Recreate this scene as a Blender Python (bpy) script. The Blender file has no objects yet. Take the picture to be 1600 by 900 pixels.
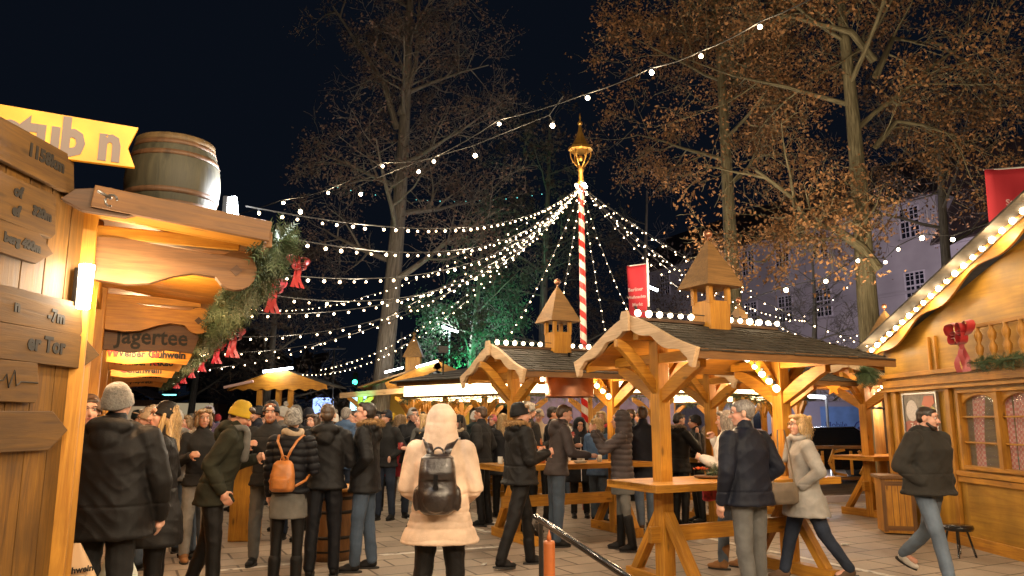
import bpy, bmesh, math, random
import numpy as np
from mathutils import Vector, Matrix, noise
R = math.radians
sc = bpy.context.scene
# ---------------------------------------------------------------- camera, world, exposure
F, CX, CY, CAMH = 1180.0, 800.0, 450.0, 1.6
TILT = math.atan(205 / F)
cd = bpy.data.cameras.new('camera'); cam = bpy.data.objects.new('camera', cd)
sc.collection.objects.link(cam); sc.camera = cam
cd.sensor_width = 36; cd.lens = F / 1600 * 36
cd.clip_start = 0.05; cd.clip_end = 2000
cam.location = (0, 0, CAMH); cam.rotation_euler = (math.pi / 2 + TILT, 0, 0)
w = bpy.data.worlds.new('World'); sc.world = w; w.use_nodes = True
nt = w.node_tree; bg = nt.nodes['Background']
sky = nt.nodes.new('ShaderNodeTexSky'); sky.sky_type = 'NISHITA'; sky.sun_disc = False
sky.sun_elevation = R(-6.5); sky.sun_rotation = R(200); sky.altitude = 100
tint = nt.nodes.new('ShaderNodeMix'); tint.data_type = 'RGBA'; tint.blend_type = 'ADD'; tint.inputs[0].default_value = 1
nt.links.new(sky.outputs[0], tint.inputs[6]); tint.inputs[7].default_value = (0.030, 0.046, 0.085, 1)
nt.links.new(tint.outputs[2], bg.inputs[0]); bg.inputs[1].default_value = 0.075
sc.view_settings.view_transform = 'Standard'; sc.view_settings.look = 'None'
sc.view_settings.exposure = 0.35; sc.view_settings.gamma = 1; sc.view_settings.use_curve_mapping = False
cy = sc.cycles
cy.use_denoising = True
try: cy.denoiser = 'OPENIMAGEDENOISE'
except Exception: pass
cy.max_bounces = 4; cy.diffuse_bounces = 2; cy.glossy_bounces = 2; cy.transmission_bounces = 3; cy.transparent_max_bounces = 8
cy.sample_clamp_indirect = 2.0; cy.sample_clamp_direct = 60; cy.use_light_tree = True
cy.caustics_reflective = False; cy.caustics_refractive = False

# ---------------------------------------------------------------- helpers
def ray(px, py):
    u = (px - CX) / F; v = (CY - py) / F; s, c = math.sin(TILT), math.cos(TILT)
    return u, c - v * s, s + v * c
def Wp(px, py, Y):
    """world point seen at photo pixel (1600x900) px,py at distance Y ahead of the camera"""
    x, y, z = ray(px, py); k = Y / y
    return Vector((x * k, Y, CAMH + z * k))
def Gp(px, py, z=0.0):
    x, y, dz = ray(px, py); k = (z - CAMH) / dz
    return Vector((x * k, y * k, z))
rng = random.Random(7)
FEST = 185; HUTL = 8; HOUSEL = 8500
A1 = R(26.8); E1 = Vector((math.cos(A1), math.sin(A1), 0)); E2 = Vector((-math.sin(A1), math.cos(A1), 0))
def col_link(o): sc.collection.objects.link(o); return o
def tag(o, label=None, cat=None, group=None, kind=None):
    if label: o['label'] = label
    if cat: o['category'] = cat
    if group: o['group'] = group
    if kind: o['kind'] = kind
    return o
def thing(name, label, cat, loc=(0, 0, 0), rz=0.0, group=None):
    o = bpy.data.objects.new(name, None); o.empty_display_size = .1; col_link(o)
    o.location = loc; o.rotation_euler = (0, 0, rz); tag(o, label, cat, group); return o
def copy_tree(o, parent=None):
    c = o.copy(); col_link(c)
    if parent is not None: c.parent = parent
    for ch in list(o.children): copy_tree(ch, c)
    return c
class MB:
    def __init__(s): s.v = []; s.f = []; s.g = []; s.m = []; s.sm = []; s.cm = 0
    def add(s, vs, fs, gr=None, smooth=False):
        b = len(s.v); s.v += [tuple(p) for p in vs]
        s.g += [tuple(p) for p in (gr if gr is not None else vs)]
        for f in fs:
            s.f.append(tuple(i + b for i in f)); s.m.append(s.cm); s.sm.append(smooth)
        return s
    def box(s, c, size, rot=None, jit=True):
        """box, size (x,y,z) rotated by rot (Matrix 3x3) about c; grain runs along its longest side"""
        sx, sy, sz = [a / 2 for a in size]; c = Vector(c)
        L = [Vector((x, y, z)) for x in (-sx, sx) for y in (-sy, sy) for z in (-sz, sz)]
        ax = max(range(3), key=lambda i: size[i]); o = rng.random() * 40
        gr = []
        for p in L:
            q = [p[ax], p[(ax + 1) % 3], p[(ax + 2) % 3]]; gr.append((q[0] + o, q[1] + o * .7, q[2] + o * .3))
        P = [c + (rot @ p if rot else p) for p in L]
        s.add(P, [(0, 1, 3, 2), (4, 6, 7, 5), (0, 4, 5, 1), (2, 3, 7, 6), (0, 2, 6, 4), (1, 5, 7, 3)], gr); return s
    def beam(s, p0, p1, wd, ht, up=(0, 0, 1)):
        p0, p1 = Vector(p0), Vector(p1); d = (p1 - p0); L = d.length; x = d.normalized(); up = Vector(up)
        if abs(x.dot(up)) > .98: up = Vector((0, 1, 0))
        y = up.cross(x).normalized(); z = x.cross(y)
        rot = Matrix((x, y, z)).transposed()
        return s.box((p0 + p1) / 2, (L, wd, ht), rot)
    def prism(s, pts, o, ax, ay, th):
        """outline pts (a,b) in plane ax,ay at o, extruded by th along ax x ay (centred)"""
        o, ax, ay = Vector(o), Vector(ax), Vector(ay); n = ax.cross(ay).normalized(); k = len(pts); r = rng.random() * 30
        V = [o + ax * a + ay * b - n * th / 2 for a, b in pts] + [o + ax * a + ay * b + n * th / 2 for a, b in pts]
        G = [(a + r, b + r, 0) for a, b in pts] + [(a + r, b + r, th) for a, b in pts]
        fs = [tuple(range(k - 1, -1, -1)), tuple(range(k, 2 * k))] + [(i, (i + 1) % k, (i + 1) % k + k, i + k) for i in range(k)]
        return s.add(V, fs, G)
    def tube(s, pts, rad, n=6, caps=True):
        pts = [Vector(p) for p in pts]; k = len(pts)
        if not hasattr(rad, '__len__'): rad = [rad] * k
        V = []; fs = []; G = []; ref = Vector((.3, .2, 1)).normalized(); L = 0; o = rng.random() * 20
        for i, p in enumerate(pts):
            d = (pts[min(i + 1, k - 1)] - pts[max(i - 1, 0)])
            d = d.normalized() if d.length > 1e-9 else Vector((0, 0, 1))
            if abs(d.dot(ref)) > .95: ref = Vector((1, .1, .1)).normalized()
            a = d.cross(ref).normalized(); b = d.cross(a)
            if i: L += (p - pts[i - 1]).length
            for j in range(n):
                t = 2 * math.pi * j / n; V.append(p + (a * math.cos(t) + b * math.sin(t)) * rad[i]); G.append((L + o, math.cos(t) * rad[i], math.sin(t) * rad[i] + o))
        for i in range(k - 1):
            for j in range(n): fs.append((i * n + j, i * n + (j + 1) % n, (i + 1) * n + (j + 1) % n, (i + 1) * n + j))
        if caps: fs += [tuple(range(n)), tuple(range(k * n - 1, (k - 1) * n - 1, -1))]
        return s.add(V, fs, G, True)
    def lathe(s, prof, n=24, o=(0, 0, 0), M=None, smooth=True):
        """prof: (r,z) list revolved round z at o"""
        V = []; fs = []; k = len(prof); o = Vector(o); G = []
        for r_, z in prof:
            for j in range(n):
                t = 2 * math.pi * j / n; p = Vector((r_ * math.cos(t), r_ * math.sin(t), z))
                V.append(o + (M @ p if M else p)); G.append((z, t * .2, r_))
        for i in range(k - 1):
            for j in range(n): fs.append((i * n + j, i * n + (j + 1) % n, (i + 1) * n + (j + 1) % n, (i + 1) * n + j))
        fs += [tuple(range(n - 1, -1, -1)), tuple(range((k - 1) * n, k * n))]
        return s.add(V, fs, G, smooth)
    def ball(s, c, r, n=10, m=6, sc3=(1, 1, 1)):
        return s.lathe([(max(1e-4, math.sin(math.pi * i / m)) * r * 1.0, -math.cos(math.pi * i / m) * r) for i in range(m + 1)], n, c, Matrix.Diagonal(sc3))
    def quad(s, a, b, c, d): return s.add([a, b, c, d], [(0, 1, 2, 3)])
    def mesh(s, name, mats):
        me = bpy.data.meshes.new(name); me.from_pydata(s.v, [], s.f)
        at = me.attributes.new('grain', 'FLOAT_VECTOR', 'POINT')
        at.data.foreach_set('vector', np.array(s.g, dtype=np.float32).ravel())
        for m in (mats if isinstance(mats, (list, tuple)) else [mats]): me.materials.append(m)
        me.polygons.foreach_set('material_index', s.m); me.polygons.foreach_set('use_smooth', s.sm); me.update()
        return me
    def build(s, name, mats, parent=None, bevel=0):
        o = bpy.data.objects.new(name, s.mesh(name, mats)); col_link(o)
        if parent is not None: o.parent = parent
        if bevel:
            b = o.modifiers.new('bevel', 'BEVEL'); b.width = bevel; b.segments = 2; b.limit_method = 'ANGLE'; b.angle_limit = R(40)
        return o
# ---------------------------------------------------------------- materials
def nodes(name):
    m = bpy.data.materials.new(name); m.use_nodes = True; t = m.node_tree; b = t.nodes['Principled BSDF']; return m, t, b
def plain(name, col, rough=.6, metal=0, bump=0, bscale=60, var=.0, vscale=6, sheen=0, emis=None, estr=0, alpha=None, sample=True, coat=0, obj=True):
    m, t, b = nodes(name); N = t.nodes; L = t.links
    b.inputs['Base Color'].default_value = (*col, 1); b.inputs['Roughness'].default_value = rough; b.inputs['Metallic'].default_value = metal
    if coat: b.inputs['Coat Weight'].default_value = coat
    if sheen: b.inputs['Sheen Weight'].default_value = sheen; b.inputs['Sheen Roughness'].default_value = .5
    tc = N.new('ShaderNodeTexCoord'); src = tc.outputs['Object']
    if var:
        n = N.new('ShaderNodeTexNoise'); n.inputs['Scale'].default_value = vscale; n.inputs['Detail'].default_value = 5; L.new(src, n.inputs['Vector'])
        r = N.new('ShaderNodeValToRGB'); r.color_ramp.elements[0].position = .3; r.color_ramp.elements[1].position = .72
        r.color_ramp.elements[0].color = (*[c * (1 - var) for c in col], 1); r.color_ramp.elements[1].color = (*[min(1, c * (1 + var)) for c in col], 1)
        L.new(n.outputs['Fac'], r.inputs[0]); L.new(r.outputs[0], b.inputs['Base Color'])
    if bump:
        n = N.new('ShaderNodeTexNoise'); n.inputs['Scale'].default_value = bscale; n.inputs['Detail'].default_value = 4; L.new(src, n.inputs['Vector'])
        bp = N.new('ShaderNodeBump'); bp.inputs['Strength'].default_value = bump; bp.inputs['Distance'].default_value = .01
        L.new(n.outputs['Fac'], bp.inputs['Height']); L.new(bp.outputs[0], b.inputs['Normal'])
    if emis: b.inputs['Emission Color'].default_value = (*emis, 1); b.inputs['Emission Strength'].default_value = estr
    if alpha is not None: b.inputs['Alpha'].default_value = alpha
    if not sample: m.cycles.emission_sampling = 'NONE'
    return m
def wood(name, c0, c1, rough=.5, scale=1.0, knots=True, dirt=.25):
    m, t, b = nodes(name); N = t.nodes; L = t.links
    at = N.new('ShaderNodeAttribute'); at.attribute_name = 'grain'
    mp = N.new('ShaderNodeMapping'); mp.inputs['Scale'].default_value = (1.1 * scale, 16 * scale, 16 * scale); L.new(at.outputs['Vector'], mp.inputs[0])
    n = N.new('ShaderNodeTexNoise'); n.inputs['Scale'].default_value = 1.6; n.inputs['Detail'].default_value = 7; n.inputs['Distortion'].default_value = 1.6; n.inputs['Roughness'].default_value = .62
    L.new(mp.outputs[0], n.inputs['Vector'])
    r = N.new('ShaderNodeValToRGB'); e = r.color_ramp.elements; e[0].position = .3; e[1].position = .68
    e[0].color = (*c0, 1); e[1].color = (*c1, 1); L.new(n.outputs['Fac'], r.inputs[0])
    out = r.outputs[0]
    # blotches of stain and wear, larger scale
    n2 = N.new('ShaderNodeTexNoise'); n2.inputs['Scale'].default_value = 2.3; n2.inputs['Detail'].default_value = 4; L.new(at.outputs['Vector'], n2.inputs['Vector'])
    mr = N.new('ShaderNodeMapRange'); mr.inputs[1].default_value = .35; mr.inputs[2].default_value = .75; mr.inputs[3].default_value = 1 - dirt; mr.inputs[4].default_value = 1.12; L.new(n2.outputs['Fac'], mr.inputs[0])
    mx = N.new('ShaderNodeMix'); mx.data_type = 'RGBA'; mx.blend_type = 'MULTIPLY'; mx.inputs[0].default_value = 1
    L.new(out, mx.inputs[6]); L.new(mr.outputs[0], mx.inputs[7]); out = mx.outputs[2]
    if knots:
        mp2 = N.new('ShaderNodeMapping'); mp2.inputs['Scale'].default_value = (2.2, 7, 7); L.new(at.outputs['Vector'], mp2.inputs[0])
        vo = N.new('ShaderNodeTexVoronoi'); vo.inputs['Scale'].default_value = 1.0; L.new(mp2.outputs[0], vo.inputs['Vector'])
        k = N.new('ShaderNodeMapRange'); k.inputs[1].default_value = .06; k.inputs[2].default_value = .14; k.inputs[3].default_value = .42; k.inputs[4].default_value = 1; L.new(vo.outputs['Distance'], k.inputs[0])
        m3 = N.new('ShaderNodeMix'); m3.data_type = 'RGBA'; m3.blend_type = 'MULTIPLY'; m3.inputs[0].default_value = 1
        L.new(out, m3.inputs[6]); L.new(k.outputs[0], m3.inputs[7]); out = m3.outputs[2]
    L.new(out, b.inputs['Base Color'])
    rr = N.new('ShaderNodeMapRange'); rr.inputs[3].default_value = rough - .1; rr.inputs[4].default_value = rough + .15; L.new(n.outputs['Fac'], rr.inputs[0]); L.new(rr.outputs[0], b.inputs['Roughness'])
    bp = N.new('ShaderNodeBump'); bp.inputs['Strength'].default_value = .35; bp.inputs['Distance'].default_value = .006
    L.new(n.outputs['Fac'], bp.inputs['Height']); L.new(bp.outputs[0], b.inputs['Normal'])
    return m
M = {}
M['pine'] = wood('honey_pine', (.36, .135, .010), (.64, .30, .030), dirt=.38)
M['pine_pale'] = wood('pale_board', (.42, .27, .14), (.66, .46, .27), rough=.6)
M['pine_dark'] = wood('dark_stained_pine', (.055, .026, .011), (.12, .058, .024), rough=.6)
M['pine_brown'] = wood('brown_board', (.11, .045, .010), (.22, .10, .026), rough=.6)
M['panel'] = wood('dull_panel', (.085, .034, .003), (.24, .11, .010), rough=.6, dirt=.45)
M['grey_board'] = wood('weathered_board', (.06, .026, .003), (.13, .062, .009), rough=.75)
M['hutwall'] = wood('hut_plywood', (.34, .155, .012), (.56, .30, .034), scale=.35, knots=False, dirt=.4)
M['ceiling'] = wood('ceiling_plank', (.42, .15, .014), (.62, .27, .03))
M['shingle'] = wood('dark_shingle', (.03, .024, .016), (.085, .068, .045), rough=.75, dirt=.6)
M['shingle_warm'] = wood('turret_shingle', (.15, .075, .022), (.30, .16, .05), rough=.65)
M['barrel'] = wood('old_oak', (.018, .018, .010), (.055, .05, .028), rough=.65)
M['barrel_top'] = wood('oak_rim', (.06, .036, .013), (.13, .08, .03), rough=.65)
M['log'] = wood('peeled_log', (.34, .17, .045), (.55, .31, .10), rough=.55, scale=.6)
M['iron'] = plain('dark_iron', (.03, .028, .027), .45, .8, .2, 40)
M['steel'] = plain('zinc_steel', (.35, .35, .36), .4, .9, .1, 60)
M['black_tube'] = plain('black_lacquer', (.012, .012, .013), .18, .3, 0, coat=.6)
M['copper'] = plain('copper', (.42, .19, .105), .35, .85, .15, 8, var=.25)
M['gold'] = plain('gilt_brass', (.5, .27, .06), .35, .75, .1, 60, var=.15)
M['red'] = plain('red_paint', (.5, .015, .015), .4)
M['white'] = plain('white_paint', (.72, .70, .66), .45, var=.06)
M['bow'] = plain('red_satin', (.36, .008, .012), .5, 0, .1, 30, sheen=.4)
M['pinkbow'] = plain('red_ribbon', (.5, .02, .04), .4)
M['banner'] = plain('red_banner_cloth', (.46, .022, .035), .7, 0, .1, 12)
M['ink'] = plain('black_ink', (.012, .010, .008), .7)
M['redink'] = plain('red_ink', (.42, .02, .01), .6)
M['greyletter'] = plain('grey_letter', (.19, .15, .14), .6)
M['whiteletter'] = plain('white_letter', (.75, .72, .68), .6)
M['pinkletter'] = plain('faded_letter', (.62, .42, .40), .6)
M['wire'] = plain('black_cable', (.02, .02, .02), .6)
M['bulb'] = plain('string_bulb', (.9, .8, .6), .3, emis=(1, .70, .40), estr=11, sample=False)
M['bulb_hot'] = plain('string_bulb_bright', (.9, .8, .6), .3, emis=(1, .78, .5), estr=26, sample=False)
M['bulb_globe'] = plain('globe_bulb', (.9, .85, .7), .3, emis=(1, .76, .46), estr=9, sample=False)
M['bulb_blue'] = plain('teal_bulb', (.2, .6, .6), .3, emis=(.2, .9, .85), estr=2, sample=False)
M['tube_cool'] = plain('cool_tube', (.9, .9, .9), .3, emis=(.85, .93, 1), estr=22)
M['tube_warm'] = plain('warm_tube', (.9, .9, .9), .3, emis=(1, .74, .42), estr=30)
M['tube_hot'] = plain('flood_lamp', (.9, .9, .9), .3, emis=(1, .84, .62), estr=60)
M['strip'] = plain('lit_fascia', (.9, .85, .7), .4, emis=(1, .74, .38), estr=6.5)
M['needle'] = plain('fir_needles', (.045, .075, .03), .7, var=.5, vscale=30)
M['needle_pale'] = plain('pale_fir_needles', (.10, .13, .07), .7, var=.4, vscale=30)
M['leaf_gold'] = plain('dry_oak_leaf', (.26, .13, .052), .75, var=.5, vscale=1.3)
M['leaf_brown'] = plain('dry_brown_leaf', (.15, .075, .042), .8, var=.4, vscale=1.2)
M['leaf_grey'] = plain('dry_dull_leaf', (.12, .08, .062), .8, var=.45, vscale=1.2)
M['leaf_red'] = plain('dry_russet_leaf', (.12, .075, .058), .8, var=.45, vscale=1.2)
M['leaf_green'] = plain('evergreen_leaf', (.05, .085, .045), .7, var=.4, vscale=1.2)
def bark(name, c0, c1):
    m, t, b = nodes(name); N = t.nodes; L = t.links
    at = N.new('ShaderNodeAttribute'); at.attribute_name = 'grain'
    mp = N.new('ShaderNodeMapping'); mp.inputs['Scale'].default_value = (1.5, 22, 22); L.new(at.outputs['Vector'], mp.inputs[0])
    n = N.new('ShaderNodeTexNoise'); n.inputs['Scale'].default_value = 1.4; n.inputs['Detail'].default_value = 8; n.inputs['Distortion'].default_value = .8; L.new(mp.outputs[0], n.inputs['Vector'])
    r = N.new('ShaderNodeValToRGB'); e = r.color_ramp.elements; e[0].position = .35; e[1].position = .65; e[0].color = (*c0, 1); e[1].color = (*c1, 1)
    L.new(n.outputs['Fac'], r.inputs[0]); L.new(r.outputs[0], b.inputs['Base Color']); b.inputs['Roughness'].default_value = .85
    bp = N.new('ShaderNodeBump'); bp.inputs['Strength'].default_value = .9; bp.inputs['Distance'].default_value = .04; L.new(n.outputs['Fac'], bp.inputs['Height']); L.new(bp.outputs[0], b.inputs['Normal'])
    return m
M['bark'] = bark('oak_bark', (.10, .085, .045), (.27, .235, .14))
M['bark_dark'] = bark('dark_bark', (.10, .085, .07), (.24, .21, .17))
def ground_mat():
    m, t, b = nodes('paved_square'); N = t.nodes; L = t.links
    tc = N.new('ShaderNodeTexCoord'); mp = N.new('ShaderNodeMapping'); mp.inputs['Rotation'].default_value = (0, 0, -A1); L.new(tc.outputs['Object'], mp.inputs[0])
    br = N.new('ShaderNodeTexBrick'); br.inputs['Scale'].default_value = 1; br.inputs['Brick Width'].default_value = .62; br.inputs['Row Height'].default_value = .42; br.inputs['Mortar Size'].default_value = .016; br.inputs['Mortar Smooth'].default_value = .4
    br.inputs['Color1'].default_value = (.37, .30, .235, 1); br.inputs['Color2'].default_value = (.27, .215, .168, 1); br.inputs['Mortar'].default_value = (.085, .062, .046, 1)
    n = N.new('ShaderNodeTexNoise'); n.inputs['Scale'].default_value = .9; n.inputs['Detail'].default_value = 9; n.inputs['Roughness'].default_value = .65
    n2 = N.new('ShaderNodeTexNoise'); n2.inputs['Scale'].default_value = 40; n2.inputs['Detail'].default_value = 4
    for q in (n, n2): L.new(tc.outputs['Object'], q.inputs['Vector'])
    L.new(mp.outputs[0], br.inputs['Vector'])
    mr = N.new('ShaderNodeMapRange'); mr.inputs[1].default_value = .3; mr.inputs[2].default_value = .7; mr.inputs[3].default_value = .62; mr.inputs[4].default_value = 1.25; L.new(n.outputs['Fac'], mr.inputs[0])
    mx = N.new('ShaderNodeMix'); mx.data_type = 'RGBA'; mx.blend_type = 'MULTIPLY'; mx.inputs[0].default_value = 1; L.new(br.outputs['Color'], mx.inputs[6]); L.new(mr.outputs[0], mx.inputs[7])
    mr2 = N.new('ShaderNodeMapRange'); mr2.inputs[3].default_value = .8; mr2.inputs[4].default_value = 1.2; L.new(n2.outputs['Fac'], mr2.inputs[0])
    mx2 = N.new('ShaderNodeMix'); mx2.data_type = 'RGBA'; mx2.blend_type = 'MULTIPLY'; mx2.inputs[0].default_value = 1; L.new(mx.outputs[2], mx2.inputs[6]); L.new(mr2.outputs[0], mx2.inputs[7])
    L.new(mx2.outputs[2], b.inputs['Base Color'])
    rr = N.new('ShaderNodeMapRange'); rr.inputs[1].default_value = .35; rr.inputs[2].default_value = .65; rr.inputs[3].default_value = .42; rr.inputs[4].default_value = .8; L.new(n.outputs['Fac'], rr.inputs[0]); L.new(rr.outputs[0], b.inputs['Roughness'])
    bp = N.new('ShaderNodeBump'); bp.inputs['Strength'].default_value = .4; bp.inputs['Distance'].default_value = .008; L.new(n2.outputs['Fac'], bp.inputs['Height']); L.new(bp.outputs[0], b.inputs['Normal'])
    return m
M['ground'] = ground_mat()
def worn_paint():
    m, t, b = nodes('worn_road_paint'); N = t.nodes; L = t.links
    tc = N.new('ShaderNodeTexCoord'); n = N.new('ShaderNodeTexNoise'); n.inputs['Scale'].default_value = 9; n.inputs['Detail'].default_value = 8; L.new(tc.outputs['Object'], n.inputs['Vector'])
    r = N.new('ShaderNodeValToRGB'); e = r.color_ramp.elements; e[0].position = .36; e[1].position = .5; e[0].color = (.2, .16, .13, 1); e[1].color = (.66, .62, .56, 1)
    L.new(n.outputs['Fac'], r.inputs[0]); L.new(r.outputs[0], b.inputs['Base Color']); b.inputs['Roughness'].default_value = .7; return m
M['paint'] = worn_paint()
M['stucco'] = plain('lilac_stucco', (.34, .31, .33), .9, 0, .5, 25, var=.22, vscale=.5)
M['stucco2'] = plain('pale_stucco', (.42, .38, .42), .9, 0, .5, 25, var=.15, vscale=.5)
M['rooftile'] = plain('dark_roof_tile', (.05, .03, .028), .8, 0, .6, 8, var=.4, vscale=3)
M['pane'] = plain('dark_window_pane', (.012, .013, .02), .12)
M['frame'] = plain('white_window_frame', (.5, .46, .5), .5)
def glassmat(name, alpha=.18):
    m, t, b = nodes(name); b.inputs['Base Color'].default_value = (.8, .82, .85, 1); b.inputs['Roughness'].default_value = .05; b.inputs['Alpha'].default_value = alpha; return m
M['glass'] = glassmat('window_glass', .07); M['mug'] = glassmat('mug_glass', .55)
def striped():
    m, t, b = nodes('red_white_spiral'); N = t.nodes; L = t.links
    tc = N.new('ShaderNodeTexCoord'); sp = N.new('ShaderNodeSeparateXYZ'); L.new(tc.outputs['Object'], sp.inputs[0])
    at = N.new('ShaderNodeMath'); at.operation = 'ARCTAN2'; L.new(sp.outputs[1], at.inputs[0]); L.new(sp.outputs[0], at.inputs[1])
    dv = N.new('ShaderNodeMath'); dv.operation = 'DIVIDE'; dv.inputs[1].default_value = 2 * math.pi; L.new(at.outputs[0], dv.inputs[0])
    ml = N.new('ShaderNodeMath'); ml.operation = 'MULTIPLY'; ml.inputs[1].default_value = 3.7; L.new(sp.outputs[2], ml.inputs[0])
    ad = N.new('ShaderNodeMath'); L.new(dv.outputs[0], ad.inputs[0]); L.new(ml.outputs[0], ad.inputs[1])
    fr = N.new('ShaderNodeMath'); fr.operation = 'FRACT'; L.new(ad.outputs[0], fr.inputs[0])
    gt = N.new('ShaderNodeMath'); gt.operation = 'GREATER_THAN'; gt.inputs[1].default_value = .52; L.new(fr.outputs[0], gt.inputs[0])
    mx = N.new('ShaderNodeMix'); mx.data_type = 'RGBA'; mx.inputs[6].default_value = (.74, .66, .56, 1); mx.inputs[7].default_value = (.55, .02, .015, 1); L.new(gt.outputs[0], mx.inputs[0])
    L.new(mx.outputs[2], b.inputs['Base Color']); b.inputs['Roughness'].default_value = .4; return m
M['spiral'] = striped()
def text(body, size, o, ax, ay, mat, parent=None, name='lettering', align='CENTER', ext=.002, bold=0.0, sx=1.0):
    c = bpy.data.curves.new('t', 'FONT'); c.body = body; c.size = size; c.extrude = ext; c.align_x = align; c.align_y = 'CENTER'; c.offset = bold; c.resolution_u = 2
    t = bpy.data.objects.new('t', c); col_link(t)
    dg = bpy.context.evaluated_depsgraph_get(); me = bpy.data.meshes.new_from_object(t.evaluated_get(dg)); bpy.data.objects.remove(t)
    ax, ay = Vector(ax).normalized(), Vector(ay).normalized(); n = ax.cross(ay)
    T = Matrix((ax * sx, ay, n)).transposed().to_4x4(); T.translation = Vector(o); me.transform(T)
    me.materials.clear(); me.materials.append(mat)
    ob = bpy.data.objects.new(name, me); col_link(ob)
    if parent is not None: ob.parent = parent
    return ob
def lamp(name, loc, power, color=(1, .72, .42), r=.08, parent=None):
    l = bpy.data.lights.new(name, 'POINT'); l.energy = power; l.color = color; l.shadow_soft_size = r
    o = bpy.data.objects.new(name, l); o.location = loc; col_link(o)
    if parent is not None: o.parent = parent
    return o
def spot(name, loc, target, power, color, ang=80, r=.1, parent=None):
    l = bpy.data.lights.new(name, 'SPOT'); l.energy = power; l.color = color; l.shadow_soft_size = r; l.spot_size = R(ang); l.spot_blend = .8
    o = bpy.data.objects.new(name, l); o.location = loc; col_link(o)
    o.rotation_euler = (Vector(target) - Vector(loc)).to_track_quat('-Z', 'Y').to_euler()
    if parent is not None: o.parent = parent
    return o
# ================================================================ GROUND AND MARKINGS
g = MB(); g.quad((-300, -60, 0), (300, -60, 0), (300, 400, 0), (-300, 400, 0)); tag(g.build('ground', M['ground']), kind='structure')
mk = MB()
def line(p, q, wd=.09, z=.004):
    p, q = Vector((p[0], p[1], z)), Vector((q[0], q[1], z)); d = (q - p).normalized(); n = Vector((-d.y, d.x, 0)) * wd / 2
    mk.quad(p - n, q - n, q + n, p + n)
for a, b in (((575, 869), (800, 853)), ((728, 822), (765, 832)), ((728, 822), (800, 814)), ((575, 791), (660, 787)), ((1090, 838), (1400, 902)), ((560, 770), (690, 768)), ((330, 893), (470, 880)), ((745, 818), (765, 812))):
    line(Gp(*a), Gp(*b))
tag(mk.build('road_markings', M['paint']), kind='structure')
kb = MB(); kb.beam(Gp(1270, 786) + Vector((0, 0, .06)), Gp(1400, 781) + Vector((.6, .3, .06)), .14, .12); tag(kb.build('kerb', M['stucco2']), kind='structure')

# ================================================================ BEER TABLE PAVILIONS
def bulb_mesh(r, mat, name='bulb', n=8, m=5):
    b = MB(); b.ball((0, 0, 0), r, n, m); b.cm = 1; b.tube([(0, 0, r * .7), (0, 0, r * 1.9)], r * .45, 6)
    return b.mesh(name, [mat, M['wire']])
BM = {'s': bulb_mesh(.0125, M['bulb'], n=6, m=4), 'l': bulb_mesh(.034, M['bulb_hot']), 'g': bulb_mesh(.032, M['bulb_globe']), 't': bulb_mesh(.016, M['bulb_blue'], n=6, m=4)}
def put_bulb(kind, loc, parent):
    o = bpy.data.objects.new('bulb', BM[kind]); o.location = loc; o.parent = parent; k_ = rng.uniform(.78, 1.18); o.scale = (k_, k_, k_ * rng.uniform(.9, 1.15)); o.rotation_euler = (rng.uniform(-.3, .3), rng.uniform(-.3, .3), 0); col_link(o); return o
def barge(sgn, x, apex, tip, h, wave, th=.05, steps=26, mb=None, scall=None):
    """scalloped gable board outline in plane y,z at x"""
    a = Vector((0, apex)); b = Vector(tip); d = (b - a); L = d.length; d.normalize(); n = Vector((-d.y, d.x))
    if n.y < 0: n = -n
    top = []; bot = []
    for i in range(steps + 1):
        t = i / steps; p = a + d * L * t
        k = scall(t) if scall else 0
        top.append(p + n * wave * math.sin(t * math.pi * 2.0) * .35); bot.append(p - n * (h + k))
    pts = [(p.x * sgn, p.y) for p in top] + [(p.x * sgn, p.y) for p in reversed(bot)]
    mb.prism(pts if sgn > 0 else pts, (x, 0, 0), (0, 1, 0), (0, 0, 1), th)
def knee(mb, o, d, z0, z1, reach, w=.09, th=.08, n=9):
    """curved knee brace from post (z0) out to (reach, z1) in direction d"""
    d = Vector(d); pts_o = []; pts_i = []
    for i in range(n + 1):
        t = i / n; x = reach * t; z = z0 + (z1 - z0) * (1 - (1 - t) ** 1.35)
        x2 = reach * t; z2 = z0 + (z1 - z0) * (1 - (1 - t) ** 1.9)
        pts_i.append((x, z - .035 * math.sin(math.pi * t))); pts_o.append((x - .0, z + .13 - .05 * t + .02 * math.sin(math.pi * t)))
    mb.prism(pts_i + pts_o[::-1], o, d, (0, 0, 1), th)
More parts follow.
